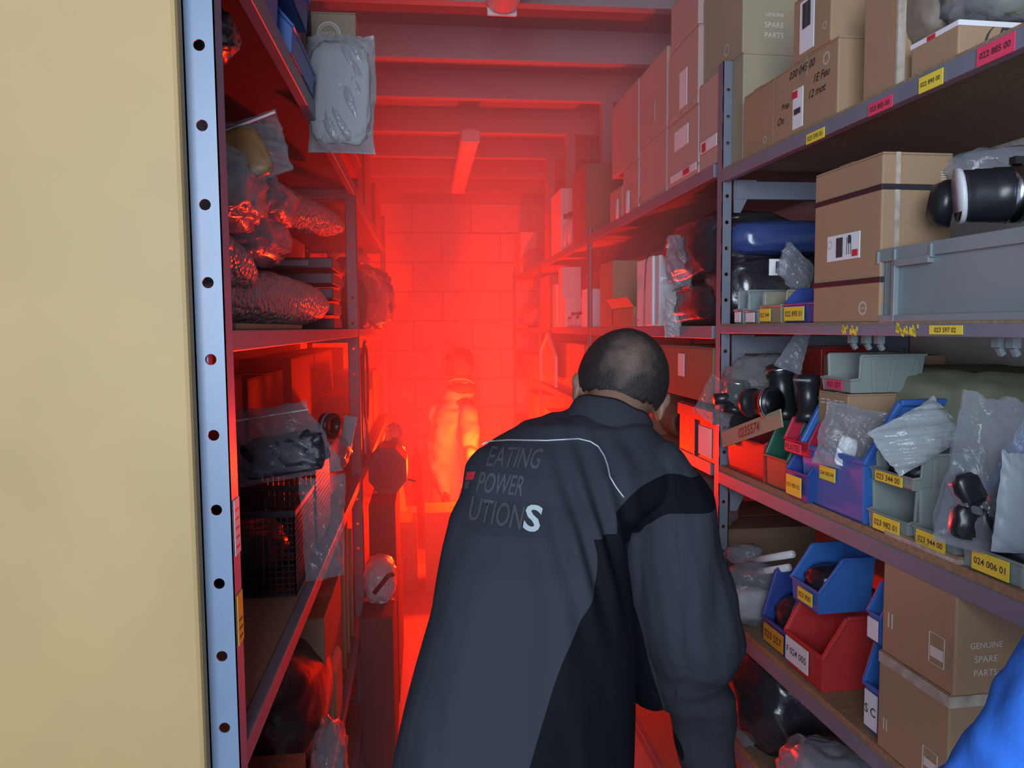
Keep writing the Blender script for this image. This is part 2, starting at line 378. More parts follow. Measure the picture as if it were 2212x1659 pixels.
def holed_strip(mb, o, ux, uz, w, z0, z1, holes, r, t, mi=0):
    """flat strip along uz with real round holes; o origin, ux across, normal = ux x uz; t thickness"""
    o, ux, uz = Vector(o), Vector(ux), Vector(uz); nn = ux.cross(uz)
    def P(u, v, k=0): return o+ux*u+uz*v-nn*k
    zs = z0; H = w*.5; N = 16
    for hz in holes+[None]:
        ze = z1 if hz is None else hz-H
        if ze > zs:
            vs = [P(0, zs), P(w, zs), P(w, ze), P(0, ze)]+[P(0, zs, t), P(w, zs, t), P(w, ze, t), P(0, ze, t)]
            mb.add(vs, [(0, 1, 2, 3), (4, 7, 6, 5), (0, 4, 5, 1), (2, 6, 7, 3), (0, 3, 7, 4), (1, 5, 6, 2)], mi)
        if hz is None: break
        out = []; inn = []
        for k in range(N):
            a = 2*PI*k/N; c, s_ = math.cos(a), math.sin(a); q = H/max(abs(c), abs(s_))
            out.append((w/2+c*q, hz+s_*q)); inn.append((w/2+c*r, hz+s_*r))
        vs = [P(*p) for p in out]+[P(*p) for p in inn]+[P(*p, t) for p in out]+[P(*p, t) for p in inn]; fs = []
        for k in range(N):
            j = (k+1) % N
            fs += [(k, j, N+j, N+k), (2*N+j, 2*N+k, 3*N+k, 3*N+j), (N+k, N+j, 3*N+j, 3*N+k)]
        mb.add(vs, fs, mi); zs = hz+H
    return mb
def upright(x, y, z0, z1, w, sx, sy, hole_r, pitch, zoff, m, parent, wa=None, off=.5):
    """angle-section upright: one flange faces the camera (-Y), one faces the aisle. (x,y)=the corner"""
    wa = wa or w; mb = MB(); hs = []
    z = z0+zoff
    while z < z1-.02:
        if z-w/2 > z0+.002: hs.append(z)
        z += pitch
    if sx < 0: holed_strip(mb, (x-w, y, 0), (1, 0, 0), (0, 0, 1), w, z0, z1, hs, hole_r, .002)
    else: holed_strip(mb, (x, y, 0), (1, 0, 0), (0, 0, 1), w, z0, z1, hs, hole_r, .002)
    mb.box(min(x, x-sx*-.002), max(x, x-sx*-.002), y, y+wa, z0, z1)
    mb.box(x+sx*(w-.002) if sx > 0 else x-w, x+sx*w if sx > 0 else x-w+.002, y, y+.010, z0, z1)
    return obj('post', mb, m, parent)

# ------------------------------------------------------------------ the setting
XL, XR, YB, ZC = -.78, 1.22, 6.1, 2.62
struct(obj('floor', MB().box(-2.2, 2.2, -3, YB+.2, -.1, 0), FLOOR))
struct(obj('ceiling', MB().box(-2.2, 2.2, -3, YB+.2, ZC, ZC+.08), CEIL))
def side_wall(name, x0, x1, y0):
    struct(obj(name, MB().box(x0, x1, y0, YB+.2, 0, ZC), BLOCK))
side_wall('wall_left', XL-.1, XL, 1.0); side_wall('wall_right', XR, XR+.1, .2)
wb = struct(obj('wall_back', MB().box(XL, XR, YB, YB+.2, 0, ZC), MORTAR))
bm_ = {}
def block_mesh(wd):
    k = round(wd, 3)
    if k not in bm_:
        bw = .004; h = .2205; me = MB().box(0, wd, -.012, 0, 0, h).mesh('block', BLOCK)
        b = bmesh.new(); b.from_mesh(me); bmesh.ops.bevel(b, geom=[e for e in b.edges if all(v.co.y < -.01 for v in e.verts)], offset=.004, segments=1, affect='EDGES'); b.to_mesh(me); b.free(); fix(me)
        bm_[k] = me
    return bm_[k]
rnd = random.Random(2)
course = 0; z = CZ+.976-.2285*11
while z < ZC-.03:
    x = XL - (.0 if course % 2 else .228)+.012
    while x < XR-.02:
        a = max(x, XL); b = min(x+.449, XR)
        zz = max(z, .0)
        if b-a > .03 and z+.22 < ZC+.02:
            o = bpy.data.objects.new('block', block_mesh(b-a)); C.objects.link(o); o.parent = wb; o.location = (a, YB-.0+rnd.uniform(-.0025, .001), z)
        x += .457
    z += .2285; course += 1
JY = [.80, 1.36, 1.92, 2.46, 2.97, 3.46, 4.05, 4.63, 5.23, 5.79]
for k, y in enumerate(JY):
    struct(obj('trim_%d' % (k+1), MB().box(XL, XR, y-.022, y+.022, CZ+1.0, ZC), JOIST, bevel=.003))
for k, (y, x) in enumerate(((3.46, .80), (4.05, .745), (4.63, .735))):      # upright battens from joist to rack
    struct(obj('trim_%d' % (k+11), MB().box(x, x+.05, y-.03, y+.03, CZ+.40, CZ+1.0), JOIST, bevel=.003))

# ------------------------------------------------------------------ shelving
zs = lambda v: CZ+v
rk = thing('shelving_rack', 'long blue-grey steel shelving rack along the left side of the aisle', 'shelving', (-.24, .966, 0))
def rk_obj(name, mb, m, parent=rk, **k):
    L_ = parent.location; mb.map(lambda v: v-L_); return obj(name, mb, m, parent, **k)
def post(parent, x, y, z0, z1, w, sx, hr, pitch, zoff, m, wa=None):
    o = upright(x, y, z0, z1, w, sx, 0, hr, pitch, zoff, m, parent, wa)
    for v in o.data.vertices: v.co -= parent.location
    return o
post(rk, -.24, .966, 0, 2.55, .037, -1, .0068, .0925, .077, STEEL, .034)
post(rk, -.24, 2.85, 0, zs(.52), .040, -1, .005, .0925, .04, STEEL_D, .03)
post(rk, -.24, 4.90, 0, zs(.70), .030, -1, .005, .0925, .04, STEEL_D, .03)
for y in (.966, 2.85, 4.9): post(rk, -.70, y, 0, zs(.52), .030, -1, .005, .0925, .04, STEEL_D, .03)
for y0, y1 in ((.972, 2.848), (2.89, 4.9)):
    for zt, th in ((.515, .038), (0, .028), (-.54, .032), (-1.07, .032), (-1.40, .032)):
        rk_obj('beam', MB().box(-.262, -.241, y0+.03 if y0 < 1 else y0, y1, zs(zt-th), zs(zt)), STEEL_D, bevel=.002)
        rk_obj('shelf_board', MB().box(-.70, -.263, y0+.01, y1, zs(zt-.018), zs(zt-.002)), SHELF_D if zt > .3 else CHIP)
        for yy in (y0, y1-.02): rk_obj('cross_beam', MB().box(-.70, -.263, yy, yy+.018, zs(zt-.05), zs(zt-.02)), STEEL_D)
# edge stickers on the front post
for yc0, yc1, m in ((1080, 1200, PAPER), (1295, 1405, YEL)):
    a = A(508, yc0, X=-.2385); b = A(512, yc1, X=-.2385)
    o = rk_obj('shelf_label', MB().box(-.2395, -.2388, .972, .9995, b.z, a.z), m)
    for i in range(3 if m is YEL else 5):
        zz = b.z+(a.z-b.z)*(i+.7)/6
        rk_obj('print_line', MB().box(-.2388, -.2385, .978, .994, zz, zz+.003), INK if m is YEL else REDP)
tag(obj('end_board', MB().box(-1.5, A(418, 712, Y=.955).x, .935, .962, 0, 2.75), PANEL, bevel=.006), 'large beige fibreboard sheet closing the end of the left shelving', 'board')
xr = lambda y: .69+SL*(1.75-y)
rr = thing('shelving_rack', 'near blue-grey steel shelving bay on the right with loaded shelves and yellow labels', 'shelving', (.69, 1.745, 0))
fr_ = thing('shelving_rack', 'far steel shelving run on the right, hazy red, reaching the block wall', 'shelving', (.69, 3.2, 0))
RS = (.362, .004, -.330, -.678, -.95, -1.35)
post(rr, .69, 1.745, 0, zs(.605), .025, 1, .0045, .060, .0, STEEL_D, .030)
post(rr, xr(.42), .42, 0, zs(.605), .025, 1, .0045, .060, .03, STEEL_D, .030)
post(rr, 1.14, 1.745, 0, zs(.605), .025, 1, .0045, .060, .0, STEEL_D, .030)
post(rr, 1.16, .42, 0, zs(.605), .025, 1, .0045, .060, .0, STEEL_D, .030)
for y in (3.22, 4.65, 6.02):
    post(fr_, .69, y, 0, zs(.42), .016, 1, .003, .060, .0, STEEL_D, .02)
    post(fr_, 1.14, y, 0, zs(.42), .016, 1, .003, .060, .0, STEEL_D, .02)
def slab(x0, x1, z0, z1, y0=.43, y1=1.742):
    return MB().add([(xr(y)+x, y, z) for z in (z0, z1) for y, x in ((y0, x0), (y0, x1), (y1, x1), (y1, x0))],
                    [(0, 3, 2, 1), (4, 5, 6, 7), (0, 1, 5, 4), (1, 2, 6, 5), (2, 3, 7, 6), (3, 0, 4, 7)])
for i, zt in enumerate(RS):
    wd = .014 if i in (2, 3, 4) else .004
    th = .030 if i != 1 else .018
    rk_obj('beam', slab(-.003, .016, zs(zt-wd-th+(.0 if i else .004)), zs(zt-wd)), STEEL_D, rr, bevel=.0015)
    rk_obj('shelf_board', slab(-.001, .45, zs(zt-wd-.001), zs(zt)), CHIP, rr)
    rk_obj('cross_beam', MB().box(.72, 1.14, 1.735, 1.755, zs(zt-.07), zs(zt-.03)), STEEL_D, rr)
    g = MB(); x0, z0 = .716, zs(zt-wd-.022)
    g.add([(x0, 1.738, z0), (x0+.055, 1.738, z0), (x0+.016, 1.738, z0-.075), (x0, 1.738, z0-.075), (x0, 1.741, z0), (x0+.055, 1.741, z0), (x0+.016, 1.741, z0-.075), (x0, 1.741, z0-.075)],
          [(0, 1, 2, 3), (7, 6, 5, 4), (0, 4, 5, 1), (1, 5, 6, 2), (2, 6, 7, 3), (3, 7, 4, 0)])
    rk_obj('gusset', g, STEEL_D, rr)
for zt, yy in ((.385, 0), (0, 0), (-.335, 0), (-.68, 0), (-1.03, 0), (-1.35, 0)):
    for y0, y1 in ((1.80, 3.215), (3.24, 4.645), (4.67, 6.02)):
        rk_obj('beam', MB().box(.69, .708, y0, y1, zs(zt-.032), zs(zt)), STEEL_D, fr_, bevel=.0015)
        rk_obj('shelf_board', MB().box(.708, 1.14, y0, y1, zs(zt-.016), zs(zt)), CHIP, fr_)
for px in (1842, 1872, 1900, 2158, 2190):      # hanging clips under the eye-level shelf
    p = AR(px, 722, .03); rk_obj('clip', MB().box(p.x-.006, p.x+.006, p.y-.006, p.y+.006, zs(-.032), zs(-.018)).bar((p.x, p.y, zs(-.032)), (p.x+.006, p.y, zs(-.042)), .007), GRYC, rr)
def edge_label(x0, x1, zc, h, m, txt, tilt=0):
    a = AR(x0, 600, -.004); b = AR(x1, 600, -.004); d = (b-a); d.z = 0; L = d.length; d.normalize()
    c = (a+b)/2; c.z = zs(zc); n = Vector((-1, -SL, 0)).normalized()
    M = Matrix.Translation(c-rr.location) @ Matrix((d, Vector((0, 0, 1)), d.cross(Vector((0, 0, 1))))).transposed().to_4x4()
    bk = obj('shelf_label', MB().box(-L/2, L/2, -h/2, h/2, 0, .0012, 0, M), m, rr)
    put_text(bk, txt, (c-rr.location)+d.cross(Vector((0, 0, 1)))*.0018, d, (0, 0, 1), L*.82, h*.55, INK, 0, .012)
edge_label(1737, 1775, .338, .018, YEL, '023 595 01'); edge_label(1868, 1918, .339, .019, PINK, '023 885 00')
edge_label(1974, 2024, .341, .022, YEL, '022 890 00'); edge_label(2095, 2174, .343, .024, PINK, '022 885 00')
edge_label(2012, 2084, -.0085, .0125, YEL, '023 597 02')
def residue(x0, x1, z0, z1, n):
    mb = MB(); r = random.Random(n); a = AR(x0, 700, -.0042); b = AR(x1, 700, -.0042)
    for k in range(n):
        f = r.random(); p = a.lerp(b, f); s = .0015+.003*r.random(); zc = zs(z0+(z1-z0)*r.random())
        mb.add([(p.x+q*SL*-s, p.y+q*s, zc+e*s*1.6) for q, e in ((-1, -1), (1, -.6), (.7, 1), (-.8, .5))], [(0, 1, 2, 3)])
    rk_obj('label_residue', mb, YEL, rr)
residue(1818, 1852, -.014, -.002, 14); residue(1938, 1985, -.014, -.002, 16)

# ------------------------------------------------------------------ ceiling lamps
def batten(x, y0, y1, z, label):
    t = thing('batten_light', label, 'light', (x, y0, z)); L = y1-y0
    obj('housing', MB().box(-.03, .03, 0, L, .035, .07), WHT, t, bevel=.004)
    rings = [[(.05*math.cos(a), yy, .035-.04*math.sin(a)*s) for a in [PI*k/10 for k in range(11)]]+[(-.05, yy, .05), (.05, yy, .05)] for yy, s in ((0, .6), (.03, 1), (L-.03, 1), (L, .6))]
    obj('diffuser', MB().loft(rings), WHT, t, True)
    obj('end_cap', MB().box(-.045, .045, -.01, .004, .0, .06), WHT, t, bevel=.004)
    mb = MB()
    obj('end_cap', MB().box(-.045, .045, L-.004, L+.01, .0, .06), WHT, t, bevel=.004)
batten(.245, 3.95, 5.42, 2.43, 'unlit strip light on the ceiling joists over the far aisle')
batten(.245, .95, 2.36, 2.43, 'near ceiling strip light, only its rounded end showing at the top')

# ------------------------------------------------------------------ near right bay, top shelf
zT, zM, zL, zK, zD = [zs(v) for v in RS[:5]]
t0, L, h0 = rbox(1583, 1606, 112, zT, 'greyish carton tucked behind the near right post, under a larger box', .02, .22, CARD_G)
t, L, h = rbox(1608, 1672, 168, zT, 'small reddish-lit carton beside the top of the near right post', .004, .10, CARD)
seal(t, 'a', L*.25, h*.14, h*.06, txt='')
t, L, h2 = rbox(1674, 1812, 76, zT, 'carton with handwriting and a white delivery sticker on the top right shelf', .0, .115, CARD, tape='a')
sticker(t, 'a', L*.50, L*.66, h2*.06, h2*.62, PAPER); sticker(t, 'a', L*.58, L*.66, h2*.50, h2*.60, REDP, 'red_mark', off=-.0013)
sticker(t, 'a', L*.53, L*.63, h2*.26, h2*.34, DARKM, 'stamp', off=-.0013)
seal(t, 'a', L*.16, h2*.80, h2*.085, txt='')
for s, u, v, ww in (('030 045 00', .52, .86, .62), ('1E Feu', .22, .62, .36), ('Prep.', .78, .46, .26), ('12 mot', .28, .44, .32), ('On', .86, .28, .12)):
    put_text(t, s, (-.0012, L*u, h2*v), (0, -1, 0), (0, 0, 1), L*ww, h2*.11, INK, .3, .012)
t, L, h = rbox(1716, 1797, -60, zT+h2+.001, 'upper carton with a long torn shipping sticker, on the handwritten carton', .0, .13, CARD, tape=None)
sticker(t, 'a', L*.42, L*.80, h*.08, h*.9, PAPER, 'shipping_label'); barcode(t, 'a', L*.5, L*.72, h*.45, h*.85, -.0008)
seal(t, 'a', L*.14, h*.28, h*.06, txt='')
t, L, h = rbox(1505, 1606, -90, zT+h0+.001, 'big carton over the near right post with white printed lines on its end', .02, .135, CARD_G, near=True)
seal(t, 'a', L*.3, h*.16, h*.07, txt='MATA')
for i in range(3):
    for j, s in enumerate(('GENUINE', 'SPARE', 'PARTS')) if i == 0 else (): put_text(t, s, (.075, -.0008, h*(.42-.11*j)), (1, 0, 0), (0, 0, 1), .045, h*.07, WINK)
t, L, h = rbox(1870, 1944, -70, zT, 'tall plain carton in the middle of the top right shelf', .0, .10, CARD, tape=None)
obj('edge_tape', MB().box(-.0008, .012, -.0008, .004, 0, h), TAPE_C, t)
t, L, h6 = rbox(1970, 2072, 42, zT, 'low carton with white printed edge tape near the right frame edge', .0, .16, CARD, tape=None)
sticker(t, 'a', 0, L, h6*.84, h6*.995, PAPER, 'edge_tape'); sticker(t, 'n', 0, .16, h6*.84, h6*.995, PAPER, 'edge_tape')
sticker(t, 'a', L*.45, L*.62, h6*.84, h6*.97, REDP, 'red_mark', off=-.0012)
put_text(t, '( F-', (.06, -.0015, h6*.5), (1, 0, 0), (0, 0, 1), .05, .03, INK, .3)
p = AR(2022, 20, .075); tx = bag((p.x, p.y, zT+h6+.002), (.12, .14, .17), 'brown paper-wrapped parcel lying on the low taped carton', mat('brown_wrap', (.16, .12, .09), .6, 0, .3, 20, .1, 8), 3, .10, name='wrapped_parcel', cat='parcel', sq=.5)
p = AR(2150, 10, .10); bag((p.x, p.y-.03, zT+h6+.004), (.15, .14, .10), 'pale see-through plastic bag at the top right corner', FILM_M, 4, .2, inner=.6, inner_m=KHAKI)
# bundle hanging beneath the top shelf at the right frame edge
p = AR(2190, 215, .22); bag((p.x, p.y, zs(.205)), (.22, .12, .07), 'clear bag with a red strip lying on the grey crate lid', FILM_M, 7, .15, inner=.4, inner_m=RED)

# ------------------------------------------------------------------ near right bay, eye-level shelf
t, L, h = rbox(1763, 1908, 327, zM, 'tall strapped carton with a white address sticker on the eye-level shelf', .0, .122, CARD)
tall = t
for z0 in (h*.235, h*.78):
    obj('strap', MB().box(-.0015, .1235, -.0015, L+.0015, z0, z0+.009), STRAP, t, bevel=.0005)
s_ = sticker(t, 'a', L*.28, L*.77, h*.40, h*.565, PAPER, 'address_label')
sticker(t, 'a', L*.30, L*.38, h*.415, h*.455, REDP, 'red_mark', off=-.0013); barcode(t, 'a', L*.52, L*.62, h*.42, h*.545, -.0010); barcode(t, 'a', L*.40, L*.44, h*.50, h*.55, -.0010)
for i in range(3): obj('print_line', MB().box(-.0018, -.0012, L*(.46-.03*i), L*(.465-.03*i), h*.43, h*.54), INK, t)
seal(t, 'a', L*.72, h*.51, h*.028, off=-.0016, txt=''); seal(t, 'a', L*.22, h*.085, h*.042, txt='MATA')
mb = MB().box(.022, .030, -.0012, 0, 0, h); obj('paper_tape', mb, TAPE_C, t)
for zz in (.86,): put_text(t, 'IIIII', (.105, -.001, h*zz), (0, 0, 1), (-1, 0, 0), h*.07, .01, WINK)
# grey crate
pf = AR(1893, 540, .0); pn = AR(2400, 540, .0); L = (pf.xy-pn.xy).length; h = pf.z-zM
cr = thing('plastic_crate', 'large ribbed grey plastic crate on the eye-level shelf beside the strapped carton', 'crate', (pn.x, pn.y, zM), SL)
d = .28; T = .004; mb = MB()
for x0, x1, y0, y1 in ((.006, .006+T, .012, L-.012), (d-.01, d-.006, .012, L-.012), (.006, d-.006, .012, .012+T), (.006, d-.006, L-.012-T, L-.012)): mb.box(x0, x1, y0, y1, .008, h)
mb.box(.006, d-.006, .012, L-.012, .004, .010)
obj('body', mb, GRYC, cr, bevel=.0012)
mb = MB()
for x0, x1, y0, y1 in ((0, .008, 0, L), (d-.008, d, 0, L), (0, d, 0, .008), (0, d, L-.008, L)): mb.box(x0, x1, y0, y1, h-.020, h)
obj('rim', mb, GRYC, cr, bevel=.0012)
mb = MB(); ys = [L-.004, L-.045, L-.125, .10, .03]
for i, y in enumerate(ys): mb.box(-.003, .006, y-.005, y, 0 if i in (1,) else h*.80, h-.003)
mb.box(-.003, .008, L-.125, L-.045, h-.030, h-.019); mb.box(-.003, .006, L-.049, L-.043, .003, h-.02)
mb.box(-.002, d, 0, L-.012, 0, .010)
obj('rib', mb, GRYC, cr, bevel=.001)
g = MB(); g.add([(.004, L-.012, h*.8), (.004, L+.006, h*.8), (.004, L-.012, h*.45), (.010, L-.012, h*.8), (.010, L+.006, h*.8), (.010, L-.012, h*.45)], [(0, 1, 2), (5, 4, 3), (0, 3, 4, 1), (1, 4, 5, 2), (2, 5, 3, 0)])
g.add([(.004, L-.012, .0), (.004, L+.004, .0), (.004, L-.012, h*.25), (.010, L-.012, .0), (.010, L+.004, .0), (.010, L-.012, h*.25)], [(0, 1, 2), (5, 4, 3), (0, 3, 4, 1), (1, 4, 5, 2), (2, 5, 3, 0)])
obj('corner_web', g, GRYC, cr)
hz = zM+h
# rubber hose
p0 = A(2072, 424, Y=1.02); p1 = A(2300, 417, Y=.965); hs = thing('rubber_hose', 'thick black rubber hose with a white collar and steel clamp on the grey crate', 'hose', p0)
d_ = (p1-p0); R0 = .0355; n = 14
mb = MB().tube([d_*f for f in (0, .12, .13, .3, .31, .5, .52, .7, 1.0)], [R0, R0, R0*1.03, R0*1.03, R0*1.06, R0*1.06, R0*1.02, R0*1.02, R0*.98], 32)
obj('tube', mb, BLK, hs, True)
def ring_(c, ax, r0, r1, wd, m, parent, name):
    mb = MB(); ax = ax.normalized(); ref = ax.orthogonal().normalized(); b = ax.cross(ref); rings = []
    for (rr_, o_) in ((r0, -wd), (r1, -wd), (r1, wd), (r0, wd), (r0, -wd)): rings.append([c+ax*o_+(ref*math.cos(2*PI*k/28)+b*math.sin(2*PI*k/28))*rr_ for k in range(28)])
    return obj(name, mb.loft(rings, True, False), m, parent, True)
ring_(d_*0, Vector((1, -.50, .12)), .0, R0*1.10, .003, WHT, hs, 'collar')
ring_(d_*.54, d_, R0*1.0, R0*1.12, .008, CHROME, hs, 'clamp'); obj('screw', MB().box(-.008, .008, -.006, .006, 0, .010).map(lambda v: v+d_*.50+Vector((0, -.01, R0*1.1))), BLK, hs)
q0 = A(2062, 440, Y=1.08); q1 = A(2006, 436, Y=1.10)
mb = MB().tube([q0-p0, q0.lerp(q1, .5)-p0, q1-p0], [.036, .034, .024], 24); obj('elbow', mb, BLK, hs, True)
# blue and black wrapped goods behind the post
p = AR(1668, 545, .16)
bag((p.x+.03, p.y+.02, zs(.165)), (.32, .20, .085), 'blue plastic-wrapped bundle at the back of the eye-level shelf', BLUEW, 11, .07, name='wrapped_bundle', cat='bundle', sq=.55)
bk = bag((p.x+.03, p.y+.02, zM), (.34, .20, .160), 'black shiny wrapped bundle with a white sticker, under the blue one', BAGK, 12, .07, name='wrapped_bundle', cat='bundle', sq=.5)
a = AR(1650, 597, .035); b = AR(1712, 556, .035)
lb = obj('label', MB().box(-.019, .019, -.0012, 0, -.017, .017), PAPER, bk); lb.matrix_local = Matrix.Translation((a+b)/2-bk.location)
barcode(lb, 'n', -.005, .004, -.012, .012, 0)
zz = zM
rbin(1584, 1604, 628, zz, .10, 'pale grey open bin closest to the near right post, eye-level shelf', GRYC, .003, slope=.12, lab=PAPER)
rbin(1606, 1636, 632, zz, .10, 'second pale grey bin on the eye-level shelf, by the post', GRYC, .003, slope=.12, lab=PAPER)
rbin(1640, 1686, 628, zz, .10, 'tan-grey bin with a yellow label on the eye-level shelf', plas('tan_grey_plastic', (.24, .23, .16)), .003, slope=.12, txt='023 344', lip=.55, lu=(.45, .95))
rbin(1692, 1758, 618, zz, .11, 'dark blue bin with a yellow label beside the strapped carton', BLUE_D, .003, slope=.3, txt='022 890 01', lip=.55, lu=(.3, .95))
p = AR(1712, 612, .045); flatbag((p.x, p.y, p.z-.004), .10, .085, .035, 'clear crumpled bag leaning over the small blue bin', FILM_M, 5, (math.radians(-15), math.radians(38), math.radians(20)), crump=.012)

# ------------------------------------------------------------------ near right bay, third shelf
def top_z(px, py, ins=0): return AR(px, py, ins).z
rbin(1568, 1650, 958, zL, .10, 'red bin with an orange label, leftmost on the third shelf', RED, .0, slope=.12, lip=.95, lab=ORA, txt='023 557', lu=(.72, .98), lv=(.72, .95))
rbin(1652, 1700, 903, zL, .12, 'dark green tall bin between the red bins on the third shelf', GRN, -.004, slope=.35, lip=.42, lab=None)
t = rbin(1698, 1744, 992, zL, .09, 'small blue bin with a yellow label below the crimson one', BLUE_D, -.012, slope=.25, txt='023 900 02', lip=.62, lu=(.25, .95))
rbin(1692, 1746, 915, top_z(1745, 992, -.012)+.001, .085, 'small crimson bin stacked on the small blue bin', CRIM, -.012, slope=.25, lip=.40, lab=PINK, txt='PLATES', lu=(.25, .9))
big = rbin(1726, 1868, 872, zL, .20, 'large blue bin holding an open carton and clear bags', BLUE, -.008, slope=.30, lip=.52, txt='024 005 04', lu=(.42, .66), lv=(.52, .75))
p = AR(1832, 868, .05)
zc = zL+.03
cb, L, h = rbox(1768, 1832, 852, zc, 'carton standing inside the large blue bin, under a grey bin', .028, .165, CARD, flaps=True)
for v in (.9, .10): put_text(cb, '== ==', (-.001, L*.5, h*v), (0, -1, 0), (0, 0, 1), L*.8, h*.05, WINK)
g9 = rbin(1769, 1836, 769, zc+h+.002, .145, 'light grey bin with a pink label, topmost of the right third shelf', GRY, .024, slope=.12, lip=.35, lab=PINK, txt='023 557', ribs=3, lu=(.25, .75), lv=(.2, .9))
rbin(1852, 2150, 888, zL, .20, 'very large open blue bin standing behind the small grey bins', BLUE, .105, slope=.30, lip=.45, lab=None)
zz10 = top_z(1960, 1062, .0)
b10 = rbin(1870, 1962, 1062, zL, .10, 'grey bin labelled 023 982 01, under another grey bin', GRY, .0, slope=.12, lip=.36, txt='023 982 01', ribs=2, lu=(.18, .80), lv=(.1, .95))
rbin(1874, 1972, 985, zz10+.001, .12, 'grey bin labelled 023 344 00 with small black parts, stacked on a like one', GRY, .0, slope=.12, lip=.34, txt='023 344 00', ribs=3, lu=(.22, .82), lv=(.1, .95), contents=BLK)
rbin(1966, 2064, 1090, zL, .12, 'grey bin at the shelf edge with a clear bag of black parts over it', GRY, .0, slope=.12, lip=.36, txt='023 944 00', ribs=2, lu=(.2, .85), lv=(.1, .95))
rbin(2072, 2212, 1130, zL, .13, 'grey bin labelled 024 006 01 at the right frame edge', GRY, .0, slope=.12, lip=.36, txt='024 006 01', ribs=2, lu=(.2, .78), lv=(.1, .95), contents=BLK)
p = AR(2020, 985, .03); flatbag((p.x, p.y, p.z), .12, .075, .03, 'milky white plastic bag lying over the upper grey bin', MILK, 8, (math.radians(-25), math.radians(-28), 0), crump=.010)
p = AR(2100, 1190, -.012); flatbag((p.x, p.y, p.z), .10, .205, .045, 'clear zip bag full of black fittings hanging over the grey bins', FILM_M, 9, (math.radians(-8), math.radians(14), math.radians(-10)), inner=BLK, inner_size=(.065, .035, .10), crump=.010)
p = AR(2192, 1195, -.004); flatbag((p.x, p.y, p.z), .058, .125, .02, 'pale grey sealed plastic pack standing at the right frame edge', GREYP, 10, (0, math.radians(4), 0), crump=.003)
p = AR(1818, 1010, -.004); flatbag((p.x, p.y, p.z-.004), .10, .112, .03, 'clear bag with a paper slip leaning on the carton in the blue bin', FILM_M, 13, (math.radians(-12), math.radians(12), math.radians(-30)), crump=.012, inner=PAPER, inner_size=(.03, .004, .05))
# black pipe fittings heaped over the red bin
def fitting(p, ax, r, L, label, clamp=True, side=None):
    t = thing('pipe_fitting', label, 'fitting', p); ax = Vector(ax).normalized()
    mb = MB().tube([ax*-L/2, ax*-L*.3, ax*-L*.28, ax*L*.28, ax*L*.3, ax*L/2, ax*L*.5, ax*L*.3, ax*-L*.3], [r, r, r*.86, r*.86, r, r, r*.78, r*.7, r*.7], 24)
    obj('body', mb, BLK, t, True)
    if side: obj('branch', MB().tube([Vector((0, 0, 0)), Vector(side)*.5, Vector(side)], [r*.5, r*.45, r*.5], 16), BLK, t, True)
    if clamp:
        ring_(ax*L*.38, ax, r*.98, r*1.07, .004, CHROME, t, 'clamp'); 
        u = ax.orthogonal().normalized(); obj('screw', MB().bar(ax*L*.38+u*r*1.1-ax.cross(u)*.008, ax*L*.38+u*r*1.1+ax.cross(u)*.008, .006), CHROME, t)
    return t
fitting(AR(1590, 858, .0), (.15, .1, 1), .027, .075, 'black upright pipe fitting at the post, lit red on its left', True, (-.05, 0, -.004))
fitting(AR(1645, 870, -.005), (.35, -1, .1), .031, .07, 'black round fitting with a steel clamp facing the aisle', True)
fitting(AR(1690, 850, .05), (0, .3, 1), .028, .12, 'black upright fitting behind the clamped ones', True)
fitting(AR(1745, 862, .03), (.1, .2, 1), .022, .09, 'black fitting with a pale disc cap next to the grey bin', False, (.045, -.01, .002))
p = AR(1740, 822, .03); tag(obj('disc_cap', MB().tube([(0, 0, 0), (0, 0, .004)], [.024, .022], 24), GRYC, loc=p), 'pale round disc cap lying on the black fitting', 'cap')
p = AR(1650, 840, .06); bag((p.x, p.y, p.z-.055), (.16, .13, .125), 'clear bag loosely over the black pipe fittings', FILM, 14, .25, 2.5)
p = AR(1700, 800, .05); flatbag((p.x, p.y, p.z), .055, .085, .02, 'thin clear bag tip standing up above the pipe fittings', FILM_M, 15, (0, math.radians(22), math.radians(-20)), crump=.008, taper=.5)
# cardboard tag
a = AR(1560, 950, -.012); b = AR(1688, 903, -.012); tg = thing('cardboard_tag', 'cardboard tag handwritten 0235574 leaning on the red bin', 'tag', (a+b)/2)
dv = (b-a); L = dv.length; dv.normalize(); upv = Vector((-dv.z*.9*dv.x, 0, 1)); nn = dv.cross(Vector((0, 0, 1))).normalized(); upv = nn.cross(dv).normalized()
M = Matrix((dv, upv, nn)).transposed().to_4x4()
obj('card', MB().box(-L/2, L/2, -.018, .018, -.002, .001, 0, M), CARD_G, tg); put_text(tg, '0235574', nn*.0016, dv, upv, L*.86, .022, INK, .3, .022)
rk_ = AR(1650, 800, .24)
carton((rk_.x-.03, rk_.y, zL), 0, .16, .10, .27, 'dark red box at the back behind the pipe fittings', RED, name='red_box', tm=RED)
q = AR(1790, 760, .24); carton((q.x-.04, q.y-.04, zL), 0, .12, .10, .28, 'dark red box peeping over the grey bin', RED, name='red_box', tm=RED)
q = AR(1945, 762, .26); carton((q.x-.10, q.y, zs(-.055)-.06), 0, .20, .12, .05, 'flat tan carton lid close under the eye-level shelf', CARD, tape=None, name='flat_carton')
q = AR(2100, 850, .27); bag((q.x, q.y, zL), (.30, .34, .25), 'olive paper sack filling the back of the third shelf', KHAKI, 21, .08, 2, name='paper_sack', cat='sack', sq=.5)

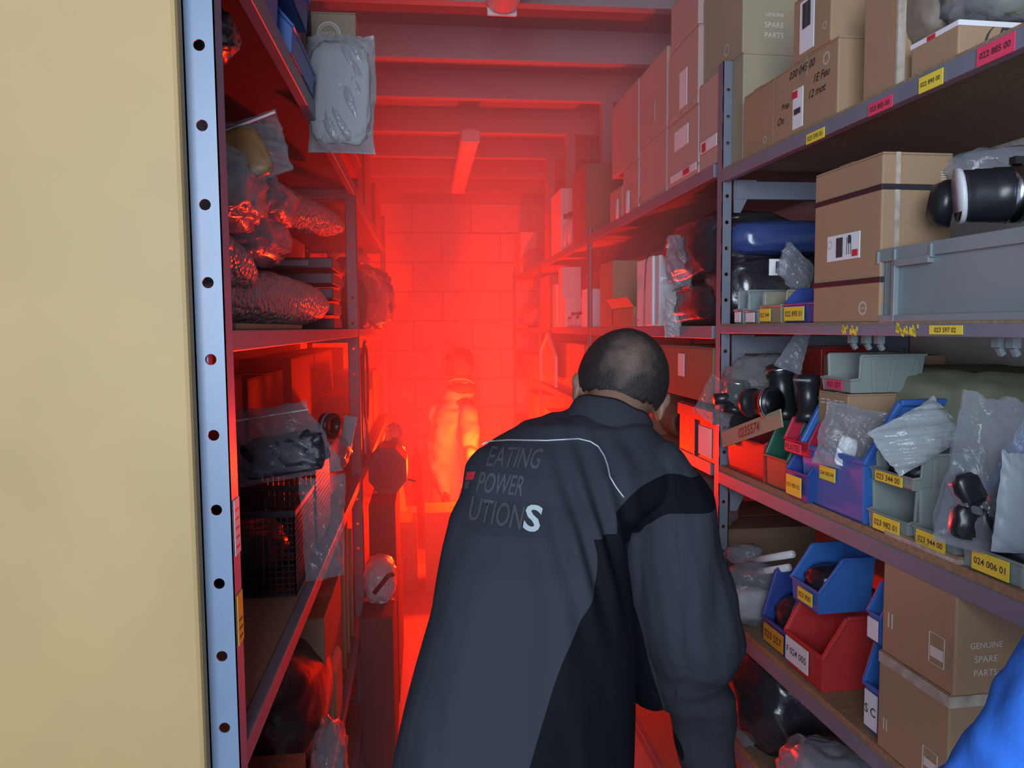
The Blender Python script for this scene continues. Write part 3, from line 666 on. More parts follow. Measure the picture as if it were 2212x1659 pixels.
# ------------------------------------------------------------------ near right bay, fourth shelf
zrt = top_z(1772, 1336, .012)
r2 = rbin(1694, 1778, 1340, zK, .11, 'bright red bin with a white written sticker on the fourth shelf', RED, .004, slope=.42, lip=.48, lab=PAPER, txt='F 024 005', lu=(.35, .95), lv=(.2, .9))
zrt = zK+(AR(1778, 1340, .004).z-zK)
rbin(1706, 1768, 1212, zrt+.001, .115, 'medium blue bin holding black bags, stacked on the red bin', BLUE, .004, slope=.42, lip=.40, txt='023 900', lu=(.2, .7), lv=(.2, .8), contents=BAGK)
rbin(1645, 1698, 1268, zK, .12, 'dark blue bin with an orange label left of the red bin, fourth shelf', BLUE_D, .012, slope=.3, lip=.35, lab=ORA, txt='023 557', lu=(.1, .9), contents=BAGK)
zq = top_z(1902, 1400, .012)
rbin(1868, 1902, 1400, zK, .09, 'narrow blue bin with a white sticker against the stacked cartons, lower', BLUE, .012, slope=.3, lip=.5, lab=PAPER, txt='S C', lu=(.1, .9), lv=(.1, .9))
rbin(1874, 1902, 1275, zq+.001, .09, 'narrow blue bin against the stacked cartons, upper', BLUE, .012, slope=.3, lip=.5, lab=PAPER, lu=(.1, .9))
c1, L, h = rbox(1897, 2052, 1502, zK, 'lower of two stacked spare-parts cartons on the fourth shelf', .0, .20, CARD)
hh = AR(1897, 1440, 0).z
def spare_prints(t, L, h, d):
    sticker(t, 'a', 0, L, h*.88, h*.985, TAPE_C, 'printed_tape', t=.0008); sticker(t, 'n', 0, d, h*.88, h*.985, TAPE_C, 'printed_tape', t=.0008)
    put_text(t, 'II', (-.001, L*.87, h*.28), (0, -1, 0), (0, 0, 1), L*.10, h*.12, WINK)
    mb = MB()
    for a_, b_, c_, d_ in ((.12, .32, .15, .155), (.12, .32, .375, .38), (.12, .127, .15, .38), (.313, .32, .15, .38)): mb.box(-.0014, -.0006, L*a_, L*b_, h*c_, h*d_)
    obj('print_frame', mb, WINK, t); obj('print_plate', MB().box(-.0014, -.0006, L*.14, L*.30, h*.20, h*.28), WINK, t)
    for j, s in enumerate(('GENUINE', 'SPARE', 'PARTS')): put_text(t, s, (.048, -.0008, h*(.36-.10*j)), (1, 0, 0), (0, 0, 1), .05 if j == 0 else .036, h*.06, WINK)
spare_prints(c1, L, h, .20)
c2, L2, h2 = rbox(1910, 2070, 1205, zK+h+.001, 'upper of two stacked spare-parts cartons with white prints', .0, .20, CARD)
spare_prints(c2, L2, h2, .20)
p = AR(1625, 1262, .04); bag((p.x, p.y, zK), (.16, .09, .13), 'clear bag of white tubes at the far end of the fourth shelf', FILM_M, 22, .2, inner=.55, inner_m=WHT)
for i, (x0, y0, x1, y1, s) in enumerate(((1600, 1215, 1712, 1197, 'upper white plastic tube lying over the clear bag'), (1612, 1240, 1704, 1226, 'lower white plastic tube lying over the clear bag'))):
    a = AR(x0, y0, .06); b = AR(x1, y1, .06); t = thing('plastic_tube', s, 'tube', a); obj('tube', MB().tube([Vector((0, 0, 0)), b-a], .008, 12), WHT, t, True)
p = AR(1610, 1200, .05); bag((p.x, p.y, p.z-.02), (.08, .06, .045), 'small milky bag on the heap beside the near right post', FILM_M, 23, .2)
# lowest shelf in view
p = AR(1700, 1560, .10); bag((p.x, p.y+.02, zD), (.24, .30, .235), 'black bin bag on the lowest visible right shelf', BAGK, 24, .12, 2.2)
p = AR(1800, 1640, .05); bag((p.x-.01, p.y-.01, zD), (.16, .20, .15), 'pale grey plastic bag on the lowest right shelf', FILM_M, 25, .22, 2.6, inner=.9, inner_m=GREYP)
p = AR(1640, 1640, .03); bag((p.x, p.y+.05, zD), (.09, .12, .13), 'clear crinkled bag glinting red low on the right', FILM_M, 26, .25, 3, inner=.5, inner_m=RED)  # red contents stand in for the glint of red light

# ------------------------------------------------------------------ far right run
FT, FM, FL, FK, FD = zs(.385), zs(0), zs(-.335), zs(-.68), zs(-1.03)
def fbox(xf, xn, yt, zb, label, **k): return rbox(xf, xn, yt, zb, label, near=False, **k)
G = 'cartons stacked on the far right top shelf'
def zat(px, py, ins=0): return A(px, py, X=.69+ins).z
cols = [
 [(1318, 1344, 400, 'small carton at the far foot of the hazy carton wall'), ],
 [(1346, 1379, 342, 'lower hazy carton in the far column of the carton wall'), (1322, 1379, 168, 'upper light hazy carton, leftmost of the carton wall')],
 [(1383, 1440, 275, 'tall lower hazy carton in the second column of the carton wall'), (1382, 1441, 98, 'upper hazy carton with a faint sticker, second column of the wall')],
 [(1443, 1508, 352, 'low hazy carton at the foot of the third column'), (1443, 1509, 222, 'hazy carton with white and red stickers, third column of the wall'), (1446, 1509, 52, 'hazy carton with a torn white strip, top of the third column')],
 [(1512, 1553, 300, 'reddish carton next to the near right post, lowest of its column'), (1511, 1556, 148, 'reddish carton next to the near right post, upper of its column')],
]
made = {}
for ci, col in enumerate(cols):
    zb = FT
    for k, (a, b, y, lab) in enumerate(col):
        t, L, h = fbox(a, b, y, zb, lab, depth=.28, m=CARD_L, group=None, inset=.002*(ci % 3))
        made[(ci, k)] = (t, L, h); zb += h+.001
t, L, h = made[(3, 1)]; sticker(t, 'a', L*.3, L*.75, h*.45, h*.80, PAPER)
t, L, h = made[(3, 0)]; sticker(t, 'a', L*.05, L*.9, h*.45, h*1.25, PAPER); sticker(t, 'a', L*.25, L*.45, h*.55, h*1.15, REDP, 'red_mark', off=-.0014)
t, L, h = made[(4, 0)]; sticker(t, 'a', L*.05, L*.9, h*.75, h*1.3, PAPER, off=-.002); sticker(t, 'a', L*.6, L*.8, h*.8, h*1.2, REDP, 'red_mark', off=-.0034)
t, L, h = made[(3, 2)]; sticker(t, 'a', L*.35, L*.6, h*.1, h*.6, PAPER); sticker(t, 'a', 0, L, h*.0, h*.10, TAPE_C, 'torn_strip')
t, L, h = made[(2, 1)]; sticker(t, 'a', L*.4, L*.7, h*.2, h*.5, TAPE_C)
t, L, h = fbox(1450, 1509, -60, zat(1509, 52)+.003, 'dim carton near the ceiling above the third column', depth=.28, m=CARD_L)
p = A(1398, 436, X=.70); p2 = A(1372, 452, X=.70)
t = thing('cardboard_tube', 'short cardboard tube lying along the edge of the far top shelf', 'tube', (.715, p.y-.12, FT+.022)); obj('tube', MB().tube([(0, 0, 0), (0, .34, 0)], .021, 20), CARD, t, True); obj('end_cap', MB().tube([(0, -.004, 0), (0, .004, 0)], .019, 20), WHT, t)
p = A(1425, 385, X=.70); carton((.697, p.y-.02, FT+.044), 0, .05, .05, .045, 'tiny pale box perched on the cardboard tube', PAPER, tape=None, flaps=False, name='small_box')
for i, (x, yt, lab) in enumerate(((1340, 415, 'small pale bottle at the far foot of the carton wall'), (1362, 395, 'second small pale bottle beside the hazy carton wall'))):
    p = A(x, yt, X=.70); H = p.z-FT
    t = thing('bottle', lab, 'bottle', (.712, p.y, FT)); r = .028
    obj('body', MB().tube([(0, 0, 0), (0, 0, H*.7), (0, 0, H*.82), (0, 0, H*.86), (0, 0, H*.9)], [r, r, r*.5, r*.4, r*.4], 16), WHT, t, True); obj('cap', MB().tube([(0, 0, H*.9), (0, 0, H)], r*.5, 12), DARKM, t)
# third bay top: bottles and cartons
for (a, b, y, lab, m) in ((1176, 1186, 452, 'narrow upright carton, farthest item on the second far top shelf', CARD), (1190, 1211, 405, 'hazy upright folder box between bottles on the far top shelf', PAPER), (1236, 1266, 350, 'tall hazy carton at the upright on the far top shelf', CARD_D)):
    fbox(a, b, y, FT, lab, depth=.16, m=m, flaps=False)
for i, (x, yt, lab) in enumerate(((1192, 500, 'squat bottle in front of the far folder box'), (1216, 462, 'tall spray bottle, first of three on the far top shelf'), (1226, 458, 'tall spray bottle, middle of three on the far top shelf'), (1240, 452, 'tall spray bottle, nearest of three on the far top shelf'))):
    p = A(x, yt, X=.70); H = p.z-FT; r = .030 if i else .045
    t = thing('bottle', lab, 'bottle', (.70+r, p.y, FT))
    obj('body', MB().tube([(0, 0, 0), (0, 0, H*.66), (0, 0, H*.8), (0, 0, H*.84), (0, 0, H*.88)], [r, r, r*.45, r*.35, r*.35], 16), PAPER if i else WHT, t, True); obj('cap', MB().box(-r*.9, r*.4, -r*.3, r*.3, H*.86, H), DARKM if i else WHT, t, bevel=.003)
# fourth bay top
p = A(1132, 560, X=.72); bag((.80, p.y, FT), (.2, .3, .17), 'crumpled pale bag on the farthest right top shelf', FILM_M, 31, .2, inner=.8, inner_m=PAPER)
fbox(1112, 1124, 500, FT, 'upright pale box in the farthest corner of the top shelf', depth=.12, m=PAPER, flaps=False)
# eye-level far shelf
p = A(1490, 560, X=.74)
bag((.80, 2.00, FM+.115), (.24, .42, .17), 'upper black glossy plastic roll sticking out of the hazy shelf', BAGK, 32, .14, 2.2, sq=.6)
bag((.80, 2.00, FM), (.24, .40, .115), 'lower black plastic roll on the eye-level shelf beside the post', BAGK, 33, .10, 2.2, sq=.6)
p = A(1458, 600, X=.665); flatbag((p.x, p.y, p.z-.02), .10, .13, .04, 'clear crumpled bag end bulging off the black rolls', FILM_M, 34, (0, math.radians(8), math.radians(-60)), crump=.02)
p = A(1452, 728, X=.672); flatbag((p.x, p.y, p.z), .045, .125, .02, 'milky bag hanging down over the eye-level shelf edge', MILK, 35, (0, math.radians(-3), math.radians(-35)), crump=.008)
fbox(1376, 1424, 548, FM, 'pair of pale upright boards behind the black rolls', depth=.10, m=PAPER, flaps=False, name='upright_board')
t = thing('folder', 'narrow white rounded folder standing before the pale boards', 'folder', (.682, A(1400, 700, X=.68).y, FM)); hF = zat(1398, 552)-FM
obj('spine', MB().box(0, .012, -.035, .035, 0, hF*.97), WHT, t, bevel=.005)
obj('edge_cord', MB().tube([(-.001, .05, .0), (-.001, .045, hF*.5), (-.001, .03, hF*.9), (-.001, .0, hF)], .0015, 6), BLK, t)
fbox(1296, 1324, 560, FM, 'tall hazy upright board beside the far upright of the middle bay', depth=.14, m=CARD, flaps=False, name='upright_board')
t, L, h = fbox(1322, 1368, 662, FM, 'small open carton on the hazy eye-level shelf', depth=.12, m=CARD)
for s in (0, 1): obj('open_flap', MB().box(0, .002, 0, L, 0, .04, 0, Matrix.Translation((.0+s*.12, 0, h)) @ Euler((0, math.radians(-35 if s == 0 else 35), 0)).to_matrix().to_4x4()), CARD, t)
p = A(1355, 690, X=.70); bag((.74, p.y-.15, FM), (.09, .12, .05), 'little heap of crinkled wrapping by the open carton', FILM_M, 36, .3, inner=.6, inner_m=PAPER, name='wrapping', cat='packaging')
for (a, b, y, lab, m) in ((1168, 1186, 592, 'dark upright box, farthest on the third bay eye-level shelf', CARD), (1194, 1201, 612, 'thin upright catalogue on the third bay shelf', PAPER), (1206, 1213, 575, 'tall thin upright catalogue on the third bay shelf', PAPER), (1214, 1221, 640, 'shorter upright catalogue next to the tall one', PAPER), (1257, 1266, 622, 'upright catalogue against the far upright', PAPER)):
    fbox(a, b, y, FM, lab, depth=.10, m=m, flaps=False, tape=None, name='catalogue' if m is PAPER else 'upright_box', cat='catalogue' if m is PAPER else 'box')
for i, x in enumerate((1226, 1234, 1243, 1250)):
    p = A(x, 680, X=.70); r = .018; H = .05+.02*(i % 2)
    t = thing('jar', ('first', 'second', 'third', 'fourth')[i]+' small jar from the left on the third bay eye-level shelf', 'jar', (.72, p.y, FM))
    obj('body', MB().tube([(0, 0, 0), (0, 0, H*.8)], r, 14), WHT, t, True); obj('lid', MB().tube([(0, 0, H*.8), (0, 0, H)], r*1.05, 14), DARKM, t)
bag((.78, 5.3, FM), (.18, .5, .16), 'hazy crinkled bag on the farthest eye-level shelf', FILM_M, 37, .2, inner=.8, inner_m=PAPER)
# lower shelves of the far run
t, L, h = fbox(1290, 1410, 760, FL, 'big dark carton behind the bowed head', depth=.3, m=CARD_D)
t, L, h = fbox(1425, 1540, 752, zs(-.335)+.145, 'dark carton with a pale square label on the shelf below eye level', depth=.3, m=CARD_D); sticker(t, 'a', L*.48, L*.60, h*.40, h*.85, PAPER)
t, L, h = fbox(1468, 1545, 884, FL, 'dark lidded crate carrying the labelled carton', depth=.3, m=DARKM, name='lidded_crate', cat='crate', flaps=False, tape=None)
sticker(t, 'a', L*.08, L*.42, h*.08, h*.62, PAPER, 'pale_panel'); obj('lid_rim', MB().box(-.006, .004, 0, L, h*.72, h*.95), DARKM, t, bevel=.001); obj('rib', MB().box(-.004, 0, L*.5, L*.53, 0, h*.7), DARKM, t)
a = A(1408, 925, X=.70); b_ = A(1452, 940, X=.74)
ch = thing('corrugated_hose', 'ribbed flexible hose end showing beside the man\'s cheek', 'hose', (.76, 2.33, FL+.052))
pts = []; rad = []
for i in range(41): pts.append((0, -.16+.006*i, 0)); rad.append(.050 if i % 4 < 2 else .044)
obj('tube', MB().tube(pts, rad, 24), CARD_D, ch, True); obj('bore', MB().tube([(0, -.162, 0), (0, -.1601, 0)], .038, 24), BLK, ch)
p = A(1530, 880, X=.66); flatbag((p.x, p.y, p.z-.03), .09, .10, .04, 'clear bag bulging round the near right post into the aisle', FILM, 38, (0, math.radians(25), math.radians(-40)), crump=.012)
hp = thing('house_shaped_board', 'pale house-shaped board edged with a frame, hazy far right', 'board', (.682, 4.13, FL))
a_, b2, h1 = -.22, .36, .0
pt = [(.36, .02), (.36, .20), (.10, .30), (-.16, .18), (-.16, .02)]
obj('panel', MB().add([(0, y, z) for y, z in pt]+[(.006, y, z) for y, z in pt], [(0, 1, 2, 3, 4), (9, 8, 7, 6, 5)]+[[i, (i+1) % 5, 5+(i+1) % 5, 5+i] for i in range(5)]), CARD, hp)
for i in range(4): obj('frame_bar', MB().bar((-.004, *pt[i]), (-.004, *pt[i+1]), .014), WHT, hp)
t, L, h = fbox(1175, 1262, 745, FL, 'tall pale carton behind the house-shaped board', depth=.2, m=CARD, inset=.03)
t, L, h = fbox(1112, 1160, 770, FL, 'hazy carton on the farthest lower right shelf', depth=.2, m=CARD)
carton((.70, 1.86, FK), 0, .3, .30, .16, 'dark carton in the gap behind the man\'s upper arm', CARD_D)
bag((.74, 1.95, FK+.162), (.12, .2, .12), 'small shiny bag glinting red beside the sleeve band', FILM, 39, .3, 3, inner=.6, inner_m=RED)  # the glint is put into the contents as red colour
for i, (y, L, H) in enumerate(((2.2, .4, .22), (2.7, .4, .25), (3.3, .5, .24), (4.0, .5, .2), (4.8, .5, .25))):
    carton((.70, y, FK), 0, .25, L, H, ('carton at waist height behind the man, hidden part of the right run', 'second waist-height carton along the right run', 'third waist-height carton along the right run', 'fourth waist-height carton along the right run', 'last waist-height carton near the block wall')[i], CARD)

# ------------------------------------------------------------------ left run (things face the aisle at x=-.24; rotated half a turn)
BT, BM_, BC, BD = zs(.515), zs(0), zs(-.54), zs(-1.07)
XP = -.24
def lY(px, ins=0): return A(px, 712, X=XP-ins).y
def lbox(xn, xf, yt, zb, label, ins=.0, d=.25, m=CARD, near_at=None, **k):
    yn, yf = A(xn, 712, X=XP-ins).y, A(xf, 712, X=XP-ins).y
    h = A(xn, yt, X=XP-ins).z-zb
    return carton((XP-ins, yf, zb), PI, d, yf-yn, h, label, m, **k), yf-yn, h
def lbin(yn, yf, h, zb, label, m, ins=0, d=.25, **k): return bin_box((XP-ins, yf, zb), PI, d, yf-yn, h, label, m, **k)
lbin(1.50, 1.80, .112, BT, 'small blue bin at the edge of the top left shelf, lower of two', BLUE, -.012, .22, lab=None, slope=.3)
lbin(1.46, 1.74, .19, BT+.114, 'blue bin tipped over the small one on the top left shelf', BLUE, -.012, .24, lab=None, slope=.3, lip=.35)
lbin(1.12, 1.44, .26, BT, 'nearest big blue bin on the top left shelf, beside the paper bag', BLUE, -.004, .26, lab=None, slope=.3, lip=.4)
bag((-.345, 1.06, BT), (.10, .10, .16), 'pale pinkish paper bag at the near end of the top left shelf', mat('pinkish_paper', (.42, .36, .42), .6, 0, .3, 25), 41, .12, 2.4, name='paper_bag', sq=.6)
a = A(652, 110, Y=1.95); b = A(768, 28, Y=1.95)
t = carton((a.x, 1.95, BT), 0, b.x-a.x, .16, b.z-BT, 'carton with a round white seal print behind the bubble-wrapped parcel', CARD_G)
seal(t, 'n', (b.x-a.x)*.50, (A(700, 72, Y=1.95).z-BT), .028, txt='MATA'); obj('strap', MB().box(.012, .024, -.0012, .1612, 0, b.z-BT+.001), STRAP, t)
pc = A(736, 330, Y=1.86); flatbag((pc.x, 1.86, pc.z), .155, .265, .06, 'bubble-wrapped parcel hanging over the top left shelf edge', MILK, 42, (0, math.radians(1), 0), crump=.009, name='bubble_wrap_parcel', inner=mat('parcel_core', (.40, .43, .45), .6), inner_size=(.135, .04, .23))
lbin(2.25, 2.75, .10, BT, 'red bin sticking out at the far end of the left top shelf', RED, -.035, .2, lab=None, slope=.3)
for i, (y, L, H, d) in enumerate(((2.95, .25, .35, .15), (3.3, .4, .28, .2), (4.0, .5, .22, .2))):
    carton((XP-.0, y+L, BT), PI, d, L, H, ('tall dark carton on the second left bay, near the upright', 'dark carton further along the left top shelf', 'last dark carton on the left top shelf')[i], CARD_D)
# between top and eye level: heap of bags
FB = 'bags heaped on the left eye-level shelf'
roll((-.42, 1.25, BM_+.062), (-.27, 2.10, BM_+.062), .062, 'fat bubble-wrap roll lying on the left eye-level shelf', BUB, 51)
roll((-.40, 1.15, BM_+.175), (-.33, 1.52, BM_+.095), .048, 'nearest bubble-wrapped piece beside the blue post', BUB, 52, name='bubble_wrapped_piece')
roll((-.45, 1.62, BM_+.30), (-.275, 2.62, BM_+.335), .055, 'long bubble-wrap roll on top of the heap of bags', BUB, 53)
bag((-.42, 1.60, BM_+.125), (.26, .5, .12), 'clear crinkled bag in the middle of the left heap', FILM_M, 54, .22, 3, inner=.7, inner_m=DARKM)
bag((-.36, 1.30, BM_+.16), (.18, .34, .13), 'clear bag with glinting red creases beside the blue post', FILM_M, 55, .25, 3.4, inner=.7, inner_m=CARD_D)
bag((-.40, 1.75, BM_+.22), (.22, .40, .11), 'crumpled milky bag under the long bubble-wrap roll', FILM_M, 56, .22, 3, inner=.7, inner_m=GREYP)
bag((-.40, 1.20, BM_+.27), (.18, .26, .07), 'flat crumpled bag under the amber parcel', FILM_M, 57, .2, 3, inner=.75, inner_m=DARKM)
p = A(552, 395, Y=1.28); flatbag((p.x, 1.28, p.z), .125, .105, .035, 'clear zip bag holding an amber-brown parcel', FILM, 58, (math.radians(-10), math.radians(-24), math.radians(8)), inner=AMBER, inner_size=(.075, .022, .085), seal_strip=True, crump=.010, taper=-.25)
bag((-.335, 1.22, BM_+.405), (.12, .12, .07), 'dark grey bag high on the heap by the blue post', BAGK, 59, .2, 2.5)
t = thing('metal_parts_stack', 'stack of dark metal bars with pale stripes behind the bags', 'parts', (-.50, 2.35, BM_))
for i in range(5): obj('bar', MB().box(-.02*(i % 2), .23, 0, .22, .045*i, .045*i+.032), DARKM, t, bevel=.003)
for i in (2, 4): obj('pale_strip', MB().box(.06, .16, -.002, 0, .045*i+.008, .045*i+.024), GREYP, t)
carton((-.25, 1.62, BM_-.0), PI, .22, .55, .012, 'flattened carton under the bubble-wrap roll', CARD, tape=None, flaps=False, name='flattened_carton')
# second left bay, eye level
p = A(830, 705, Y=3.25); bag((-.235, 3.28, BM_+.0), (.20, .42, .24), 'clear bag of dark bottles drooping into the aisle from the left shelf', FILM, 61, .28, 2.6)
for i, (x, y) in enumerate(((-.30, 3.12), (-.27, 3.28), (-.30, 3.46))):
    t = thing('bottle', ('nearest', 'middle', 'farthest')[i]+' of three dark bottles inside the drooping clear bag', 'bottle', (x, y, BM_)); r = .035; H = .21+.03*(i % 2)
    obj('body', MB().tube([(0, 0, 0), (0, 0, H*.65), (0, 0, H*.8), (0, 0, H*.85)], [r, r, r*.5, r*.4], 18), BLK, t, True); obj('cap', MB().tube([(0, 0, H*.85), (0, 0, H)], r*.45, 14), RED, t)
bag((-.34, 3.6, BM_+.25), (.16, .5, .11), 'crinkled clear bag on top of the dark bottles', FILM, 62, .3, 3, inner=.6, inner_m=BLK)
bag((-.33, 4.3, BM_), (.18, .7, .28), 'long dark bag at the far end of the left eye-level shelf', BAGK, 63, .2, 2.4)
# below eye level
def basket(y, label, ytop):
    t = thing('wire_basket', label, 'basket', (-.67, y, BC)); W = .40; D = .26; H = ytop
    mb = MB(); st = .0125
    for k in range(int(W/st)+1): x = min(k*st, W); mb.box(x-.001, x+.001, -.001, .001, 0, H); mb.box(x-.001, x+.001, D-.001, D+.001, 0, H)
    for k in range(int(D/st)+1): q = min(k*st, D); mb.box(-.001, .001, q-.001, q+.001, 0, H); mb.box(W-.001, W+.001, q-.001, q+.001, 0, H)
    for k in range(int(H/st)+1):
        zq = k*st; mb.box(0, W, -.001, .001, zq-.001, zq+.001); mb.box(0, W, D-.001, D+.001, zq-.001, zq+.001); mb.box(-.001, .001, 0, D, zq-.001, zq+.001); mb.box(W-.001, W+.001, 0, D, zq-.001, zq+.001)
    o = obj('mesh_wall', mb, BLKM, t); o['kind'] = 'stuff'
    obj('rim', MB().box(-.004, W+.004, -.004, .004, H-.012, H).box(-.004, W+.004, D-.004, D+.004, H-.012, H).box(-.004, .004, 0, D, H-.012, H).box(W-.004, W+.004, 0, D, H-.012, H), BLKM, t, bevel=.001)
    obj('bottom', MB().box(0, W, 0, D, 0, .003), BLKM, t)
    c = obj('contents', blob_mesh((W*.8, D*.8, H*.75), 8, .15, 3, 4), BLK, t, True); c.location = (W*.47, D/2, .004)
basket(1.57, 'near black wire basket on the left shelf below eye level', .175)
basket(1.88, 'second black wire basket behind the first, same shelf', .215)
p = A(622, 1035, Y=1.62); flatbag((p.x, 1.62, p.z), .225, .155, .05, 'large grey zip bag slumped over the wire baskets', FILM_M, 64, (math.radians(-12), math.radians(-8), 0), inner=DARKM, inner_size=(.15, .03, .08), seal_strip=True, crump=.010, lean=-.03, taper=.25)
p = A(692, 1262, Y=1.62); flatbag((-.222, 1.66, p.z), .085, .225, .04, 'clear bag hanging on the aisle side of the near wire basket', FILM_M, 65, (0, 0, math.radians(25)), crump=.012, taper=-.2)
t = thing('pipe_ring', 'dark ring-shaped pipe piece standing behind the zip bag', 'fitting', A(712, 920, Y=2.15)); ring_(Vector((0, 0, 0)), Vector((1, -.6, 0)), .022, .036, .014, BLK, t, 'ring'); ring_(Vector((0, 0, 0)), Vector((1, -.6, 0)), .030, .037, .004, GREYP, t, 'edge_band')
p = A(748, 920, Y=2.3); t = thing('paper_slip', 'pale upright paper slip near the second left upright', 'paper', (p.x, 2.3, p.z-.04)); obj('sheet', MB().box(-.018, .018, 0, .0015, -.02, .07, 0, Matrix.Rotation(math.radians(12), 4, 'Y')), GREYP, t)
p = A(758, 1010, Y=2.3); bag((-.285, 2.35, p.z-.01), (.10, .2, .11), 'small clear bag lit red next to the pipe ring', FILM_M, 66, .25, 3)
carton((-.30, 2.80, BC), PI, .30, .50, .175, 'dark carton behind the baskets under the pipe ring', CARD_D)
for i, (y, H) in enumerate(((1.05, .34), (1.62, .42), (2.22, .40))):  # dark cartons added to hide the red-lit wall and keep the back dark
    carton((-.69, 2.95+.62*i, BC), 0, .19, .60, .43, ('first', 'second', 'third')[i]+' added tall dark carton hiding the red-lit left wall behind the rods', CARD_K)
    carton((-.50, y+.55, BC), PI, .19, .54, H, ('nearest', 'middle', 'farthest')[i]+' of three added dark cartons darkening the very back of the left shelf below eye level', CARD_K)
# second left bay, below eye level: hanging hoses and tools
for i, (y, zt, zb, m, lab) in enumerate(((3.05, -.08, -.52, DARKM, 'nearest thin rod standing in the second left bay'), (3.18, -.16, -.52, PAPER, 'pale thin rod standing in the second left bay'), (3.35, -.06, -.52, WOOD, 'wooden handle standing in the second left bay'))):
    t = thing('rod', lab, 'rod', (-.255, y, BC)); obj('shaft', MB().tube([(0, 0, 0), (-.01*i, .01, zt-zb)], .009, 10), m, t, True); obj('ferrule', MB().tube([(0, 0, 0), (0, 0, .03)], .012, 10), DARKM, t, True)
t = thing('cable_loop', 'loop of cable hanging in the second left bay', 'cable', (-.25, 3.25, zs(-.05)))
obj('cable', MB().tube([(-.0, .12*math.sin(a), -.17+.17*math.cos(a)) for a in [x*.3 for x in range(22)]], .006, 8), BLK, t, True)
for i, (y, L, H) in enumerate(((3.0, .35, .18), (3.7, .5, .22), (4.3, .45, .3))):
    carton((-.29, y+L, BC), PI, .3, L, H, ('low dark carton at the rods in the second left bay', 'dark carton behind the rods, second left bay', 'last dark carton below eye level on the left')[i], CARD_D)
# lower left: D level
bag((-.42, 1.90, BD), (.33, .55, .34), 'big black rounded bag with red glints on the lower left shelf', BAGK, 67, .07, 1.6, sq=.85)
t, L, h = lbox(683, 722, 1385, BD, 'tall dark carton standing on the lower left shelf', .02, .15, CARD_D)
for i, (y, H, lab) in enumerate(((2.40, .40, 'nearest red-lit tall board on the lower left shelf'), (2.52, .44, 'middle red-lit tall board on the lower left shelf'), (2.66, .38, 'farthest red-lit tall board on the lower left shelf'))):
    t = thing('upright_board', lab, 'board', (-.262, y, BD)); obj('panel', MB().box(-.30, -.002, 0, .012, 0, H), CARD, t, bevel=.001)
a = A(722, 1575, Y=1.98); t = thing('jerrycan', 'grey-green rounded canister on the lower left shelf', 'canister', (-.275, 1.93, BD)); obj('body', MB().box(-.10, .03, .02, .20, 0, .20), KHAKI, t, bevel=.02); obj('cap', MB().tube([(-.02, .1, .2), (-.02, .1, .225)], .018, 16), GRYC, t, True); obj('handle', MB().tube([(-.08, .1, .2), (-.08, .1, .23), (-.045, .1, .23), (-.04, .1, .2)], .008, 8), KHAKI, t, True)
carton((-.265, 1.60, BD), PI, .25, .36, .18, 'brown carton at the near end of the lower left shelf', CARD_D, name='cardboard_box')
p = A(705, 1600, X=-.24); bag((-.232, 1.72, BD+.0), (.07, .16, .17), 'clear bag beside the brown carton, lower left', FILM_M, 68, .25, 3)
# aisle floor, left: stack with dark drum and bags
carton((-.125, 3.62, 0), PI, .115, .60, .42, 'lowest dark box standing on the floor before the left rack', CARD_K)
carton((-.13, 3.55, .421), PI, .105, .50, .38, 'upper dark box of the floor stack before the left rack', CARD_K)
p = A(842, 1018, Y=3.3); dr = thing('octagonal_drum', 'dark octagonal drum on top of the boxes by the left rack', 'drum', (-.165, 3.30, .803))
pts = [[(.085*math.cos(PI/8+PI/4*k), y, .105+.105*math.sin(PI/8+PI/4*k)) for k in range(8)] for y in (-.10, .12)]
obj('body', MB().loft(pts), DARKM, dr, bevel=.004); obj('handle', MB().bar((.08, 0, .05), (.115, 0, .04), .008), DARKM, dr); obj('lid', MB().loft([[(x*.8, -.104, .105+(z_-.105)*.8) for x, y, z_ in pts[0]], [(x*.8, -.10, .105+(z_-.105)*.8) for x, y, z_ in pts[0]]]), BLK, dr)
p = A(872, 940, Y=3.45); bag((-.15, 3.50, 1.02-.21), (.10, .2, .25), 'crumpled milky bag behind the octagonal drum', FILM_M, 69, .2, 3, inner=.7, inner_m=CARD)
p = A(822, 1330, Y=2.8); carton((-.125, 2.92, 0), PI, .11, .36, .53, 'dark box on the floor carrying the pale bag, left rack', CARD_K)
bag((-.175, 2.74, .531), (.11, .2, .15), 'pale bag with a black tool handle on the floor stack by the left rack', MILK, 71, .15, 2.5, inner=.8, inner_m=PAPER)
t = thing('tool_handle', 'short black tool handle poking out of the pale bag', 'tool', (-.16, 2.63, .62)); obj('grip', MB().tube([(-.03, 0, -.03), (.02, 0, .03), (.04, 0, .035)], .008, 10), BLK, t, True)
# far end floor
carton((-.02, 4.30, 0), 0, .26, .26, .46, 'large pale carton on the floor in front of the lit person', CARD)
carton((-.19, 4.35, 0), 0, .12, .4, .40, 'narrow hazy carton on the floor by the far left upright', CARD)
t = thing('leaning_plank', 'slanted plank leaning against the far cartons', 'plank', (-.09, 4.50, 0)); obj('plank', MB().bar((0, 0, .0), (-.12, .25, .78), .05, .012), WOOD, t)
t = thing('canister', 'slim bright red canister by the block wall', 'canister', (-.075, 5.45, 0)); obj('body', MB().tube([(0, 0, 0), (0, 0, .58), (0, 0, .62)], [.035, .035, .018], 18), RED, t, True); obj('nozzle', MB().tube([(0, 0, .62), (0, 0, .66)], .012, 10), DARKM, t, True)

